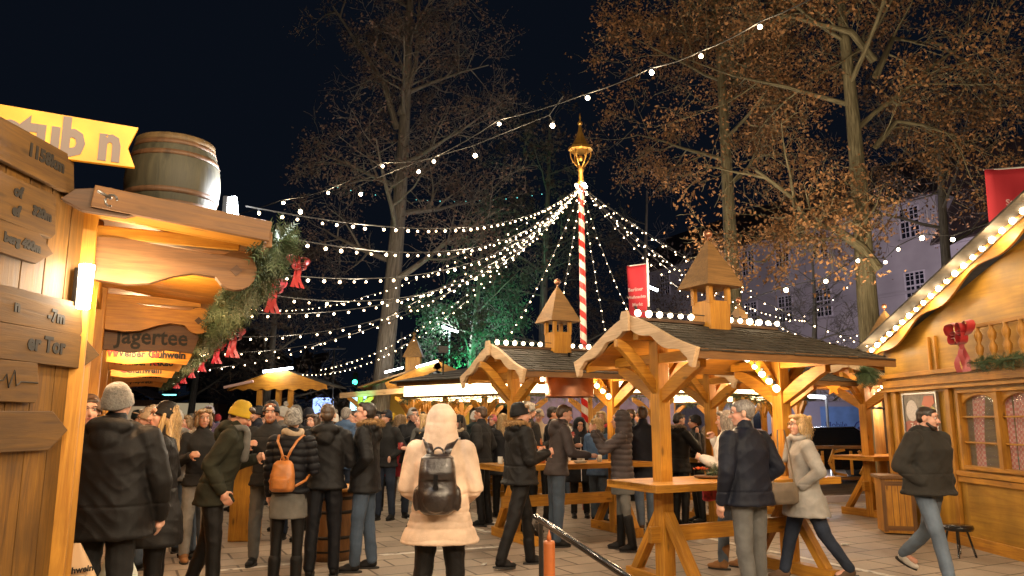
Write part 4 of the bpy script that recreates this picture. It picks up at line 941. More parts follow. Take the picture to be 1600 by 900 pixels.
text('Mobile', .26, (.28, -.025, 1.42), (1, 0, 0), (0, 0, 1), plain('van_navy', (.01, .02, .14), .5), vn); text('Mobile', .26, (.28, -.025, 1.18), (1, 0, 0), (0, 0, 1), plain('van_navy2', (.01, .02, .14), .5), vn)
b = MB(); b.tube([(1.02 + .17 * math.cos(a * .3), -.03, 1.28 + .24 * math.sin(a * .3)) for a in range(22)], .022, 6); b.lathe([(.01, -.01), (.09, 0), (.01, .01)], 12, (1.02, -.03, 1.28), Matrix.Rotation(R(90), 3, 'X')); b.build('emblem', plain('van_emblem', (.01, .03, .2), .5), vn)
for x in (-2.3, .8):
    b = MB(); b.lathe([(.1, -.1), (.33, -.1), (.35, 0), (.33, .1), (.1, .1)], 24, (x, .05, .34), Matrix.Rotation(R(90), 3, 'X')); b.build('wheel', M['wire'], vn)
b = MB(); b.box((-2.5, -.01, 1.6), (1.0, .02, .6)); b.build('window', M['pane'], vn)
spot('van_light', (0.4, -4.5, 5.5), vn.location + Vector((.3, 0, 1.2)), 0.001, (.8, .8, 1), 60) if 0 else None
t = thing('tube_lamp', 'long white tube lamp glowing above the lilac van', 'lamp', Wp(1262, 620, 22)); b = MB(); b.tube([(-.55, 0, .03), (.5, 0, -.02)], .035, 8); b.build('tube', M['tube_cool'], t)
b = MB(); b.tube([(.55, .05, -.02), (.55, .05, -t.location.z)], .04, 8); b.box((0, .05, .05), (1.2, .06, .04)); b.build('bracket', M['steel'], t); lamp('tube_light', (0, -.3, -.1), 130, (.88, .9, 1), .2, t)
def car(x, y, yaw, label, col):
    t = thing('parked_car', label, 'car', (x, y, 0), yaw, 'dark cars parked behind the fence')
    out = [(-2.1, .35), (-2.15, .75), (-1.95, .92), (-1.3, .98), (-.75, 1.38), (.55, 1.42), (1.25, 1.02), (1.95, .9), (2.15, .7), (2.15, .35)]
    b = MB(); b.prism(out, (0, 0, 0), (1, 0, 0), (0, 0, 1), 1.7); b.build('body', plain('car_paint', col, .22, .3, coat=.8), t, .07)
    b = MB(); b.prism([(-1.15, .99), (-.70, 1.33), (.5, 1.36), (1.1, 1.01)], (0, 0, 0), (1, 0, 0), (0, 0, 1), 1.715); b.build('window', M['pane'], t)
    for xx in (-1.35, 1.35):
        b = MB(); b.lathe([(.1, -.88), (.30, -.88), (.32, -.8), (.32, .8), (.30, .88), (.1, .88)], 22, (xx, 0, .32), Matrix.Rotation(R(90), 3, 'X')); b.build('wheel', M['wire'], t)
    for yy in (-.65, .65):
        b = MB(); b.ball((-2.12, yy, .72), .09, sc3=(.4, 1.4, 1)); b.build('headlight', M['steel'], t)
    return t
car(Wp(1285, 690, 20).x, 20.2, .05, 'black car parked behind the carved fence, left of the log post', (.012, .012, .016))
car(Wp(1375, 690, 21).x + 1.6, 21.3, .0, 'dark car parked behind the black one, near the hut', (.02, .02, .024))
# log porch posts beside the hut
for (px, Y, r_, lb, dk) in ((1372, 13.6, .085, 'peeled round log post with a metal band by the hut corner', 0), (1384, 15.2, .11, 'dark round log post behind the peeled one', 1)):
    c = Wp(px, 650, Y); t = thing('log_post', lb, 'post', (c.x, c.y, 0)); b = MB(); b.lathe([(r_ * 1.05, 0), (r_, 1.2), (r_ * .95, 2.25)], 16); b.build('trunk', M['log'] if not dk else M['pine_dark'], t)
    b = MB(); b.lathe([(r_ * 1.04, 1.78), (r_ * 1.12, 1.78), (r_ * 1.12, 1.82), (r_ * 1.04, 1.82)], 16); b.build('band', M['iron'], t)
    if not dk: put_bulb('l', (-.12, -.1, 1.92), t); lamp('bulb_light', (-.18, -.16, 1.9), 14, parent=t, r=.03)
# lantern star by the third pavilion
stt = thing('paper_star', 'glowing orange star lantern under the gable by the right hut', 'lantern', PAV(3, -.1, .25, 2.12))
b = MB(); b.prism([((.12 if i % 2 == 0 else .055) * math.sin(i * math.pi / 5), (.12 if i % 2 == 0 else .055) * math.cos(i * math.pi / 5)) for i in range(10)], (0, 0, 0), (1, 0, 0), (0, 0, 1), .05); b.build('star', plain('star_glow', (.9, .35, .05), .6, emis=(1, .28, .02), estr=.9), stt)
b = MB(); b.tube([(0, 0, .1), (0, 0, .26)], .004, 5); b.build('string', M['wire'], stt)
# ================================================================ HANDRAIL AND CANDLES
hr = thing('handrail', 'black lacquered tube handrail sloping down to the right in front', 'handrail', (0, 0, 0))
ha, hbp = Wp(838, 808, 5.6), Wp(985, 905, 4.6)
b = MB(); b.tube([Wp(846, 832, 5.75), Wp(836, 816, 5.7), ha, ha.lerp(hbp, .05), hbp, hbp + (hbp - ha) * .5], .024, 12); b.build('tube', M['black_tube'], hr)
pa = ha.lerp(hbp, .06); b = MB(); b.tube([pa, (pa.x, pa.y, 0)], .018, 10); b.build('post', M['black_tube'], hr)
pa = hbp + (hbp - ha) * .45; b = MB(); b.tube([pa, (pa.x, pa.y, 0)], .018, 10); b.build('post', M['black_tube'], hr)
M['terracotta'] = plain('orange_candle_wax', (.46, .13, .03), .45, 0, .1, 20, var=.2, vscale=10)
def candle(o, h, r_, label, holes=False):
    t = thing('pillar_candle', label, 'candle', o)
    b = MB(); b.lathe([(r_ * .92, 0), (r_, .01), (r_, h * .97), (r_ * .9, h), (r_ * .5, h * .995), (.003, h * .99)], 20); c = b.build('candle_body', M['terracotta'], t)
    b = MB(); b.lathe([(r_ * .30, h), (r_ * .42, h + r_ * .35), (r_ * .34, h + r_ * .9), (r_ * .12, h + r_ * 1.5), (.002, h + r_ * 1.9)], 14); b.build('flame_ornament', M['terracotta'], t)
    if holes:
        b = MB()
        for k in range(3):
            for j in range(8):
                a = j * math.pi / 4 + (k % 2) * .4; b.ball((r_ * math.cos(a) * .99, r_ * math.sin(a) * .99, h * (.22 + .27 * k)), r_ * .16, 8, 5)
        b.build('star_hole', M['pine_dark'], t)
    return t
c0 = Gp(858, 990); c0 = Wp(858, 845, 5.9)
candle((c0.x, c0.y, 0), c0.z, .043, 'tall slim orange wooden candle post by the handrail end')
tz = 1.0
candle(PAV(1, .72, -.05, tz), .235, .068, 'thick orange candle lantern with holes on the middle pavilion table', True)
def mug(o, label, mat, r_=.035, h=.10, fill=True):
    t = thing('mug', label, 'mug', o, rng.random() * 6, 'mugs and glasses on the pavilion tables')
    b = MB(); b.lathe([(r_ * .8, 0), (r_, .01), (r_, h), (r_ * .88, h), (r_ * .85, .012), (.002, .012)], 16); b.build('cup', mat, t)
    b = MB(); b.tube([(r_, 0, h * .25), (r_ + .022, 0, h * .35), (r_ + .024, 0, h * .65), (r_, 0, h * .78)], .005, 6); b.build('handle', mat, t); return t
M['china'] = plain('dark_red_mug', (.20, .02, .02), .25); M['mugw'] = plain('white_mug', (.6, .58, .52), .25)
for k, (x, y, m, lb) in enumerate(((1.05, -.18, 'mug', 'clear glass nearest the candle lantern'), (1.16, .02, 'mug', 'clear glass in the middle of the second table'), (1.35, -.12, 'mugw', 'white mug left of the hooded woman'), (1.45, .12, 'mug', 'glass at the far edge of the second table'), (1.62, -.15, 'mugw', 'white mug at the right end of the second table'), (.15, .05, 'mugw', 'white mug at the left end of the second table'), (.22, -.2, 'mug', 'glass held near the left table edge'))): mug(PAV(1, x, y, tz), lb, M[m])
t = thing('paper_tray', 'crumpled paper snack tray among the glasses on the second table', 'tray', PAV(1, 1.25, -.24, tz), .3)
b = MB(); b.lathe([(.05, .0), (.075, .03), (.078, .03), (.05, .006)], 10, M=Matrix.Diagonal((1.5, 1, 1)), smooth=False); b.build('tray', M['white'], t)
# flower arrangement on the nearest table
fp_ = PAV(0, .98, .02, tz); fa = thing('flower_arrangement', 'orange flower and fir sprigs on the nearest table', 'table decoration', fp_)
b = MB(); b.lathe([(.06, 0), (.10, .01), (.11, .03), (.09, .035), (.01, .03)], 16, M=Matrix.Diagonal((1.8, 1, 1))); b.build('dish', M['pine_brown'], fa)
fir_garland('fir_sprigs', None, [(-.06, 0, .05), (.0, 0, .06), (.20, 0, .05)], .10, 240, ('needle_pale', 'leaf_green'), fa, seed=31).location = (-.06, 0, .05)
b = MB()
for k in range(26):
    a = k * 2.4; r_ = .012 + .0022 * k; c = Vector((-.12 + r_ * math.cos(a), -.02 + r_ * math.sin(a), .11 - r_ * .3)); d = Vector((math.cos(a), math.sin(a), .6)).normalized() * .028; s_ = Vector((-math.sin(a), math.cos(a), 0)) * .014
    b.add([c, c + d * .6 + s_, c + d * 1.1, c + d * .6 - s_], [(0, 1, 2, 3)])
b.build('flower', plain('orange_petal', (.75, .12, .02), .5), fa)
# ================================================================ HOUSES
def house(name, label, P2, t0, t1, H, rows, roofh, mat, step, off=1.0, wins=True):
    """facade along E2 from P2; t grows away from the viewer"""
    L_ = t1 - t0; t = thing(name, label, 'house', (P2 + E2 * t0), A1 + math.pi / 2)
    b = MB(); D = 10
    b.box((L_ / 2, -D / 2, H / 2), (L_, D, H)); wl = b.build('wall', mat, t)
    b = MB(); b.box((L_ / 2, .09, H - .1), (L_ + .3, .30, .25)); b.box((L_ / 2, .04, H * .62), (L_, .10, .18)); b.build('cornice', mat, t)
    b = MB(); b.add([(-.3, .35, H), (L_ + .3, .35, H), (L_ + .3, -D / 2, H + roofh), (-.3, -D / 2, H + roofh), (-.3, -D - .3, H), (L_ + .3, -D - .3, H), (-.3, .35, H - .12), (L_ + .3, .35, H - .12)], [(0, 1, 2, 3), (3, 2, 5, 4), (6, 7, 1, 0), (0, 3, 4), (1, 5, 2)]); b.build('roof', M['rooftile'], t)
    if wins:
        for z in rows:
            x = off
            while x < L_ - .6:
                ww, wh = 1.25, 1.85
                b = MB()
                for (c, s_) in (((x - ww / 2, .035, z), (.09, .07, wh + .09)), ((x + ww / 2, .035, z), (.09, .07, wh + .09)), ((x, .035, z + wh / 2), (ww - .09, .07, .09)), ((x, .035, z - wh / 2), (ww - .09, .07, .09)), ((x, .04, z), (.09, .08, wh - .09)), ((x, .04, z + .12), (ww - .09, .08, .09))): b.box(c, s_)
                for q in (-.3, .3): b.box((x + q, .03, z), (.035, .05, wh - .1))
                for q in (.45, .72, -.25, -.55): b.box((x, .025, z + q), (ww - .1, .045, .03))
                f = b.build('window', M['frame'], t); b = MB(); b.box((x, .01, z), (ww - .05, .016, wh - .05)); b.build('pane', M['pane'], f)
                b = MB(); b.box((x, .09, z - wh / 2 - .10), (ww + .3, .18, .08)); b.build('sill', mat, f)
                x += step
    return t
P2 = Vector((24.4, 42, 0))
house('corner_house', 'lilac-lit three storey house behind the trees with white casement windows', P2, 0, 30, 14.5, (5.3, 9.2, 13.1), 4.5, M['stucco'], 3.3, 1.7)
house('lower_house', 'pale walled house with steep dark tiled roof right of the lilac house', P2 + E1 * -.4, -22, -.2, 11.4, (6.0,), 6.5, M['stucco2'], 4.2, 3)
house('far_terrace', 'unlit terrace far behind the left trees', Vector((-38, 95, 0)), 0, 30, 9, (4,), 4, plain('dark_stucco', (.06, .06, .08), .9), 6, 3, False)
fx = thing('added_facade_flood', 'unseen lilac floodlight mast added to light the house front', 'floodlight', (13.5, 27, 0)); b = MB(); b.tube([(0, 0, 0), (0, 0, 3.2)], .05, 8); b.build('mast', M['iron'], fx)  # unseen lamp mast, added for the lilac light on the facade
b = MB(); b.box((0, .05, 3.3), (.4, .2, .25)); b.build('head', M['iron'], fx)
spot('flood', (0, .2, 3.3), Vector((9.5, 16, 9.0)), HOUSEL, (1, .84, .95), 120, .3, fx)
# ================================================================ TREES
def tree(label, base, H, r0, lean, crown0, spread, n_limb, leaf_mat, bark_mat, n_leaf, leaf, seed, kink=.5, name='oak_tree', limbs=None, droop=0.0, lev=3, group=None, twig_leaf=.75):
    r = random.Random(seed); t = thing(name, label, 'tree', base, 0, group); tb = MB(); ends = []
    def rv(): return Vector((r.gauss(0, 1), r.gauss(0, 1), r.gauss(0, 1)))
    def grow(p, d, L_, rad, lvl, up):
        n = 6 if lvl < 2 else 4; pts = [p]; rads = [rad]; step = L_ / n; c = p.copy(); dd = d.normalized()
        for i in range(n):
            dd = (dd + rv() * .17 * kink * (1 + .35 * lvl) + Vector((0, 0, up))).normalized(); c = c + dd * step; pts.append(c.copy()); rads.append(max(.006, rad * (1 - .8 * (i + 1) / n)))
        tb.tube(pts, rads, 8 if lvl == 0 else (5 if lvl == 1 else 3), False)
        if lvl >= 1:
            for q in pts[2:]: ends.append((q, dd, lvl))
        if lvl < lev:
            k = [7, 6, 5, 0][lvl] if lvl < 4 else 0
            for j in range(k):
                u = .22 + .76 * (j + r.random()) / k; i = min(n - 1, int(u * n)); q = pts[i].lerp(pts[i + 1], u * n - i)
                ax = (pts[i + 1] - pts[i]).normalized(); sd = rv(); sd = (sd - ax * sd.dot(ax)).normalized()
                nd = (ax * r.uniform(.35, .8) + sd * r.uniform(.6, 1)).normalized()
                grow(q, nd, L_ * r.uniform(.38, .62), rads[i] * .55, lvl + 1, up * .5 - droop * lvl)
    n = 14; pts = []; rads = []; c = Vector((0, 0, 0)); ln = Vector(lean)
    for i in range(n + 1):
        u = i / n; pts.append(Vector((ln.x * u + .12 * math.sin(u * 5 + seed), ln.y * u + .1 * math.cos(u * 4 + seed), H * u))); rads.append(r0 * (1.25 if i == 0 else (1 - .82 * u ** 1.1)))
    tb.tube(pts, rads, 14, False)
    for j in range(n_limb):
        u = crown0 + (1 - crown0) * (j + .3 * r.random()) / n_limb; i = min(n - 1, int(u * n)); q = pts[i].lerp(pts[i + 1], u * n - i)
        a = j * 2.4 + r.uniform(-.4, .4); up = r.uniform(.25, .75); L_ = spread * (1 - .62 * (u - crown0) / (1 - crown0)) * r.uniform(.8, 1.15)
        grow(q, Vector((math.cos(a), math.sin(a), up)), L_, rads[i] * .42, 0 if L_ > spread * .5 else 1, .03)
    for lm in (limbs or []):
        lp = [Vector(q) for q in lm[0]]; tb.tube(lp, [lm[1] * (1 - .75 * i / (len(lp) - 1)) for i in range(len(lp))], 8, False)
        for i in range(1, len(lp)):
            for k in range(2): grow(lp[i - 1].lerp(lp[i], r.random()), (lp[i] - lp[i - 1]).normalized() + rv() * .6, 1.6 * r.uniform(.7, 1.2), lm[1] * .3, 1, .0)
    tb.build('trunk', bark_mat, t)
    if n_leaf:
        N_ = len(ends); per = max(1, n_leaf // N_); V = []; FS = []; k = 0
        rg = np.random.default_rng(seed); E = np.array([tuple(e[0]) for e in ends]); lv = np.array([e[2] for e in ends])
        E = E[rg.random(len(E)) < twig_leaf]; cl = rg.random(len(E)) ** 2.6 * (.25 + (np.sin(E[:, 0] * 1.9 + seed) * np.sin(E[:, 1] * 2.1 + 1) * np.sin(E[:, 2] * 1.7) > -.12))   # uneven clumps
        cnt = (cl / cl.sum() * n_leaf).astype(int); C = np.repeat(E, cnt, 0) + rg.normal(0, .15, (cnt.sum(), 3)); n2 = len(C)
        d = rg.normal(0, 1, (n2, 3)); d[:, 2] -= .5; d /= np.linalg.norm(d, axis=1)[:, None]; s = np.cross(d, rg.normal(0, 1, (n2, 3))); s /= np.linalg.norm(s, axis=1)[:, None]
        L_ = leaf * rg.uniform(.6, 1.3, (n2, 1)); nn = np.cross(d, s)
        V = np.stack([C, C + d * L_ * .5 + s * L_ * .28 + nn * L_ * .12, C + d * L_, C + d * L_ * .5 - s * L_ * .28 + nn * L_ * .12], 1).reshape(-1, 3)
        me = bpy.data.meshes.new('crown'); me.vertices.add(len(V)); me.vertices.foreach_set('co', V.ravel()); me.loops.add(n2 * 4); me.loops.foreach_set('vertex_index', np.arange(n2 * 4)); me.polygons.add(n2); me.polygons.foreach_set('loop_start', np.arange(n2) * 4); me.polygons.foreach_set('loop_total', np.full(n2, 4)); me.update(calc_edges=True)
        me.materials.append(leaf_mat); o = bpy.data.objects.new('crown', me); col_link(o); o.parent = t
    return t
TC = Wp(1376, 560, 16.5); bC = Vector((TC.x, TC.y, 0))
tree('thick oak with golden dry leaves right of centre, big limb arching left', bC, 15, .27, (-.35, .2, 0), .54, 4.5, 12, M['leaf_gold'], M['bark'], 40000, .092, 11, limbs=[
    ([Wp(1372, 420, 16.5) - bC, Wp(1345, 385, 16.4) - bC, Wp(1300, 355, 16.2) - bC, Wp(1262, 350, 16.0) - bC, Wp(1240, 310, 15.8) - bC, Wp(1180, 265, 15.6) - bC], .13),
    ([Wp(1262, 350, 16.0) - bC, Wp(1225, 370, 15.8) - bC, Wp(1195, 410, 15.6) - bC], .06),
    ([Wp(1366, 95, 16.5) - bC, Wp(1330, 50, 16.3) - bC, Wp(1270, 35, 16) - bC, Wp(1215, 20, 15.5) - bC], .10),
    ([Wp(1368, 230, 16.5) - bC, Wp(1400, 190, 16.6) - bC, Wp(1440, 195, 16.6) - bC, Wp(1500, 215, 16.6) - bC], .07),
    ([Wp(1368, 120, 16.5) - bC, Wp(1395, 60, 16.6) - bC, Wp(1470, 70, 16.9) - bC, Wp(1540, 120, 17.2) - bC], .09)])
TB = Wp(1160, 440, 21); bB = Vector((TB.x, TB.y, 0))
tree('forked oak with golden dry leaves behind the nearest turret', bB, 18, .26, (-.5, .3, 0), .45, 3.9, 12, M['leaf_gold'], M['bark'], 33000, .10, 23, limbs=[
    ([Wp(1148, 120, 21) - bB, Wp(1125, 60, 21) - bB, Wp(1090, 15, 21) - bB, Wp(1060, -20, 21) - bB], .12),
    ([Wp(1150, 130, 21) - bB, Wp(1175, 80, 21) - bB, Wp(1200, 10, 21) - bB], .11)])
TA = Wp(590, 600, 24); bA = Vector((TA.x, TA.y, 0))
tree('tall sparse tree with dull brown leaves and green-lit trunk left of the pole', bA, 19.5, .34, (.9, .2, 0), .30, 3.9, 17, M['leaf_red'], M['bark_dark'], 19000, .10, 37, name='lime_tree', limbs=[
    ([Wp(620, 200, 24) - bA, Wp(600, 130, 24) - bA, Wp(560, 70, 24) - bA, Wp(520, 10, 24) - bA], .12), ([Wp(625, 180, 24) - bA, Wp(650, 100, 24) - bA, Wp(655, 0, 24) - bA], .12)])
for (px, Y, H, lb, sd, lm, nl, ls_) in ((735, 29.5, 9.6, 'green-lit small tree between the tall tree and the left turret', 41, 'leaf_green', 13000, .12), (410, 32, 10, 'dim brownish tree behind the kiosk at the left', 43, 'leaf_grey', 5000, .15), (850, 36, 17, 'barely visible dark tree straight behind the striped pole', 47, 'leaf_grey', 7000, .18), (1500, 26, 15, 'oak with dull leaves at the right edge behind the banner', 53, 'leaf_gold', 7000, .14), (1010, 40, 14, 'dark bare tree behind the street lamp', 59, 'leaf_grey', 2500, .18), (300, 46, 13, 'far dark tree at the left behind the garland', 61, 'leaf_grey', 4000, .22), (1270, 27, 7.5, 'bare shrubby tree in front of the lilac house', 67, 'leaf_grey', 500, .12)):
    c = Wp(px, 640, Y); tree(lb, (c.x, c.y, 0), H, .10 + H * .010, (.3, 0, 0), .5 if px == 1500 else .22, H * .33, 11, M[lm], M['bark_dark'], nl, ls_, sd, name='tree', twig_leaf=.7)
for (px, py, Y, tgt, pw, lb) in ((705, 640, 26.5, Wp(728, 500, 29.5), 1300, 'green floodlight on a short mast under the small tree'), (782, 640, 27.0, Wp(770, 520, 29.5), 1200, 'green floodlight on a short mast nearest the left pavilion turret'), (566, 640, 22.8, Wp(592, 470, 24), 170, 'green floodlight aimed at the tall tree trunk')):
    c = Wp(px, py, Y); t = thing('green_flood', lb, 'floodlight', (c.x, c.y, 0)); b = MB(); b.tube([(0, 0, 0), (0, 0, 1.5)], .04, 8); b.build('mast', M['iron'], t)
    b = MB(); b.box((0, .0, 1.6), (.3, .15, .2)); b.build('head', M['iron'], t); spot('flood', (0, .12, 1.7), tgt - t.location, pw, (.1, 1, .45), 62, .1, t)
# floods added to light the trees from the stalls' side, no such lamps seen
for (x, y, z, tgt, pw, lb, colr) in ((6.6, 12.3, 3.0, Wp(1370, 180, 16.5), 560, 'added unseen floodlight behind the far wall of the right hut aimed up at the oaks', (1, .78, .5)), (3.2, 15.5, 3.6, Wp(1140, 230, 21), 420, 'added small floodlight on the bar roof edge aimed up at the forked oak', (1, .78, .52)), (-1.6, 17.6, 3.2, Wp(620, 220, 24), 250, 'added small floodlight on the bar roof edge aimed at the tall tree', (1, .84, .74))):
    t = thing('added_tree_flood', lb, 'floodlight', (x, y, z)); b = MB(); b.box((0, 0, 0), (.22, .12, .16)); b.build('head', M['iron'], t); b = MB(); b.tube([(0, 0, -.08), (0, 0, -.9)], .02, 6); b.build('bracket', M['iron'], t)
    spot('flood', (0, .1, .1), tgt - t.location, pw, colr, 95, .1, t)
# distant dark treeline
b = MB(); r = random.Random(5)
for k in range(1500):
    x = r.uniform(-90, 90); z = r.uniform(0, 1) ** .7 * (7 + 3 * math.sin(x * .13) + 2 * math.sin(x * .37)); c = Vector((x, 105 + r.uniform(-4, 4), z)); s_ = r.uniform(.8, 2.2)
    q = [c + Vector((r.uniform(-s_, s_), r.uniform(-s_, s_), r.uniform(-s_, s_))) for _ in range(4)]; b.add(q, [(0, 1, 2, 3)])
tag(b.build('distant_woods', M['leaf_grey']), 'dark distant trees along the horizon', 'woods', kind='stuff')
# ================================================================ PEOPLE
def ell(c, r, n=14, m=10, M3=None):
    c = Vector(c); V = []; fs = []
    for i in range(m + 1):
        a = math.pi * i / m
        for j in range(n):
            t = 2 * math.pi * j / n; p = Vector((r[0] * math.sin(a) * math.cos(t), r[1] * math.sin(a) * math.sin(t), -r[2] * math.cos(a)))
            V.append(c + (M3 @ p if M3 else p))
    for i in range(m):
        for j in range(n): fs.append((i * n + j, i * n + (j + 1) % n, (i + 1) * n + (j + 1) % n, (i + 1) * n + j))
    return V, fs
def cap(p0, p1, r0, r1, n=12, fl=1.0, fd=None):
    """tapered capsule as lofted rings"""
    p0, p1 = Vector(p0), Vector(p1); d = p1 - p0; L_ = max(d.length, 1e-5); d = d / L_; a = d.cross(Vector((.21, .93, .3))).normalized(); b = d.cross(a)
    V = []; fs = []; rings = []
    for k in range(4): q = math.pi / 2 * k / 4; rings.append((-math.cos(q) * r0, math.sin(q) * r0 + 1e-4))
    rings += [(0, r0), (L_ * .33, r0 + (r1 - r0) * .33), (L_ * .66, r0 + (r1 - r0) * .66)]
    for k in range(5): q = math.pi / 2 * k / 4; rings.append((L_ + math.sin(q) * r1, math.cos(q) * r1 + 1e-4))
    for h, r_ in rings:
        for j in range(n): t = 2 * math.pi * j / n; V.append(p0 + d * h + (a * math.cos(t) + b * math.sin(t)) * r_)
    for i in range(len(rings) - 1):
        for j in range(n): fs.append((i * n + j, i * n + (j + 1) % n, (i + 1) * n + (j + 1) % n, (i + 1) * n + j))
    return V, fs
def loft(secs, n=24, ex=2.5):
    """secs: (center Vector, hx, hy[, tilt])"""
    V = []; fs = []
    first, last = secs[0], secs[-1]
    allr = [(first[0], .001, .001)] + list(secs) + [(last[0], .001, .001)]
    for c, hx, hy in allr:
        for j in range(n):
            t = 2 * math.pi * j / n; x = abs(math.cos(t)) ** (2 / ex) * (1 if math.cos(t) >= 0 else -1); y = abs(math.sin(t)) ** (2 / ex) * (1 if math.sin(t) >= 0 else -1)
            V.append(Vector(c) + Vector((x * hx, y * hy, 0)))
    for i in range(len(allr) - 1):
        for j in range(n): fs.append((i * n + j, i * n + (j + 1) % n, (i + 1) * n + (j + 1) % n, (i + 1) * n + j))
    return V, fs
QUEUE = []
def folds(P, N, amp, seed, quilt=0):
    x, y, z = P[:, 0], P[:, 1], P[:, 2]; s = seed * 1.7
    rd = lambda q: (1 - np.abs(np.sin(q))) ** 1.6 - .33
    m1 = .55 + .45 * np.sin(x * 8 + y * 6 + z * 7 + s); m2 = .5 + .5 * np.sin(x * 9 - z * 6 + y * 5 + s * 1.3)
    a = 1.5 * m1 * rd(z * 15 + 2.6 * np.sin(x * 6 + s) + 2.0 * np.sin(y * 7 + s * 2) + 4 * x) + 1.2 * m2 * rd(z * 8 + x * 17 + 1.8 * np.sin(y * 8 + s) + 1.3 * np.sin(z * 11)) + .9 * (1 - m1) * rd(z * 23 - x * 13 + y * 9 + s) + .12 * np.sin(x * 41 + y * 37 + z * 23 + s) + .5 * np.sin(z * 9 + x * 7 + s)
    a = a * .62 + .5 * rd(z * 34 + 9 * x + 2.2 * np.sin(x * 13 + y * 11 + s)) * m2 + .1 * np.sin(z * 61 + x * 53 + s)
    d = a * amp - .007 * (amp > .004) * ((seed % 3 != 0) * np.exp(-((z - .98 - .02 * (seed % 5)) / .007) ** 2) + (seed % 4 == 1) * np.exp(-((z - 1.365) / .006) ** 2)) - .02 * (quilt > .1) * (np.exp(-((z - .86) / .012) ** 2) + np.exp(-((z - .97) / .012) ** 2) + np.exp(-((z - 1.10) / .012) ** 2))
    if quilt: d = d * .45 + (np.abs(np.sin(math.pi * (z + .01 * np.sin(x * 14 + y * 9)) / quilt)) ** .5 - .8) * (.018 if quilt < .1 else .011) * (1 if quilt < .1 else (z < 1.02))
    return P + N * d[:, None]
def organic(name, parts, mat, parent, voxel, smooth=4, amp=0, seed=1, quilt=0, cut=None, shade=True):
    """union of closed pieces -> one continuous skin (voxel remesh), smoothed"""
    V = []; Fc = []
    for v, f in parts:
        b = len(V); V += [tuple(p) for p in v]; Fc += [tuple(i + b for i in q) for q in f]
    me = bpy.data.meshes.new(name); me.from_pydata(V, [], Fc); bm = bmesh.new(); bm.from_mesh(me); bmesh.ops.recalc_face_normals(bm, faces=bm.faces); bm.to_mesh(me); bm.free()
    o = bpy.data.objects.new(name, me); col_link(o)
    m = o.modifiers.new('r', 'REMESH'); m.mode = 'VOXEL'; m.voxel_size = voxel; m.use_smooth_shade = True
    if smooth: s = o.modifiers.new('s', 'SMOOTH'); s.factor = .5; s.iterations = smooth
    if parent is not None: o.parent = parent
    QUEUE.append((o, mat, amp, seed, quilt, cut)); return o
def flush():
    bpy.context.view_layer.update(); dg = bpy.context.evaluated_depsgraph_get()
    for o, mat, amp, seed, quilt, cut in QUEUE:
        me = bpy.data.meshes.new_from_object(o.evaluated_get(dg)); o.modifiers.clear(); n = len(me.vertices); me.name = o.name
        if n and (amp or quilt):
            P = np.empty(n * 3, np.float32); me.vertices.foreach_get('co', P); N = np.empty(n * 3, np.float32); me.vertex_normals.foreach_get('vector', N)
            P = folds(P.reshape(-1, 3), N.reshape(-1, 3), amp, seed, quilt); me.vertices.foreach_set('co', P.astype(np.float32).ravel()); me.update()
        at = me.attributes.new('grain', 'FLOAT_VECTOR', 'POINT'); P = np.empty(n * 3, np.float32); me.vertices.foreach_get('co', P); at.data.foreach_set('vector', P)
        me.materials.clear(); me.materials.append(mat); me.polygons.foreach_set('use_smooth', [True] * len(me.polygons)); old = o.data; o.data = me; bpy.data.meshes.remove(old)
    QUEUE.clear()
def fabric(name, col, rough=.75, var=.18, bump=.35, bs=260, sheen=.25, coat=0): return plain(name, col, rough, 0, bump, bs, var, 5, sheen=sheen, coat=coat)
FB = {}
def fab(k):
    if k in FB: return FB[k]
    c = dict(black=(.009, .0085, .009), ink=(.007, .008, .012), charcoal=(.022, .022, .023), grey=(.10, .098, .092), lgrey=(.26, .25, .235), olive=(.028, .029, .018), navy=(.009, .012, .024), blue=(.05, .10, .20), teal=(.014, .027, .032), red=(.36, .02, .03), cream=(.62, .455, .335), beige=(.40, .30, .20), brown=(.10, .055, .03), taupe=(.050, .040, .041), mustard=(.46, .30, .015), pink=(.50, .13, .18), white=(.62, .58, .54), jean=(.045, .07, .11), djean=(.022, .03, .05), gjean=(.10, .10, .098), ljean=(.11, .15, .21), tan=(.30, .14, .05), purple=(.09, .06, .13), skirt=(.12, .115, .105), lilac=(.33, .32, .42), green=(.04, .09, .04))[k]
    if sum(c) < .1: c = tuple(q * .75 for q in c)
    FB[k] = fabric('cloth_' + k, c, rough=.52 if k in ('black', 'taupe', 'ink', 'navy', 'teal') else .8, sheen=0, var=.35)
    if sum(c) < .15: FB[k].node_tree.nodes['Principled BSDF'].inputs['Specular IOR Level'].default_value = .22
    return FB[k]
def skinm(name, c):
    m, t, b = nodes(name); N = t.nodes; n = N.new('ShaderNodeTexNoise'); n.inputs['Scale'].default_value = 18; tc = N.new('ShaderNodeTexCoord'); t.links.new(tc.outputs['Object'], n.inputs['Vector'])
    r = N.new('ShaderNodeValToRGB'); r.color_ramp.elements[0].position = .35; r.color_ramp.elements[1].position = .7; r.color_ramp.elements[0].color = (*c, 1); r.color_ramp.elements[1].color = (c[0] * 1.05, c[1] * .78, c[2] * .72, 1)
    t.links.new(n.outputs['Fac'], r.inputs[0]); t.links.new(r.outputs[0], b.inputs['Base Color']); b.inputs['Roughness'].default_value = .5; b.inputs['Subsurface Weight'].default_value = .0; return m
SK = [skinm('skin_fair', (.56, .34, .25)), skinm('skin_warm', (.48, .27, .18))]
HR = dict(dark=(.02, .013, .009), brown=(.055, .03, .016), blond=(.40, .26, .11), grey=(.20, .18, .165), red=(.20, .07, .025), fair=(.24, .15, .075))
HM = {}
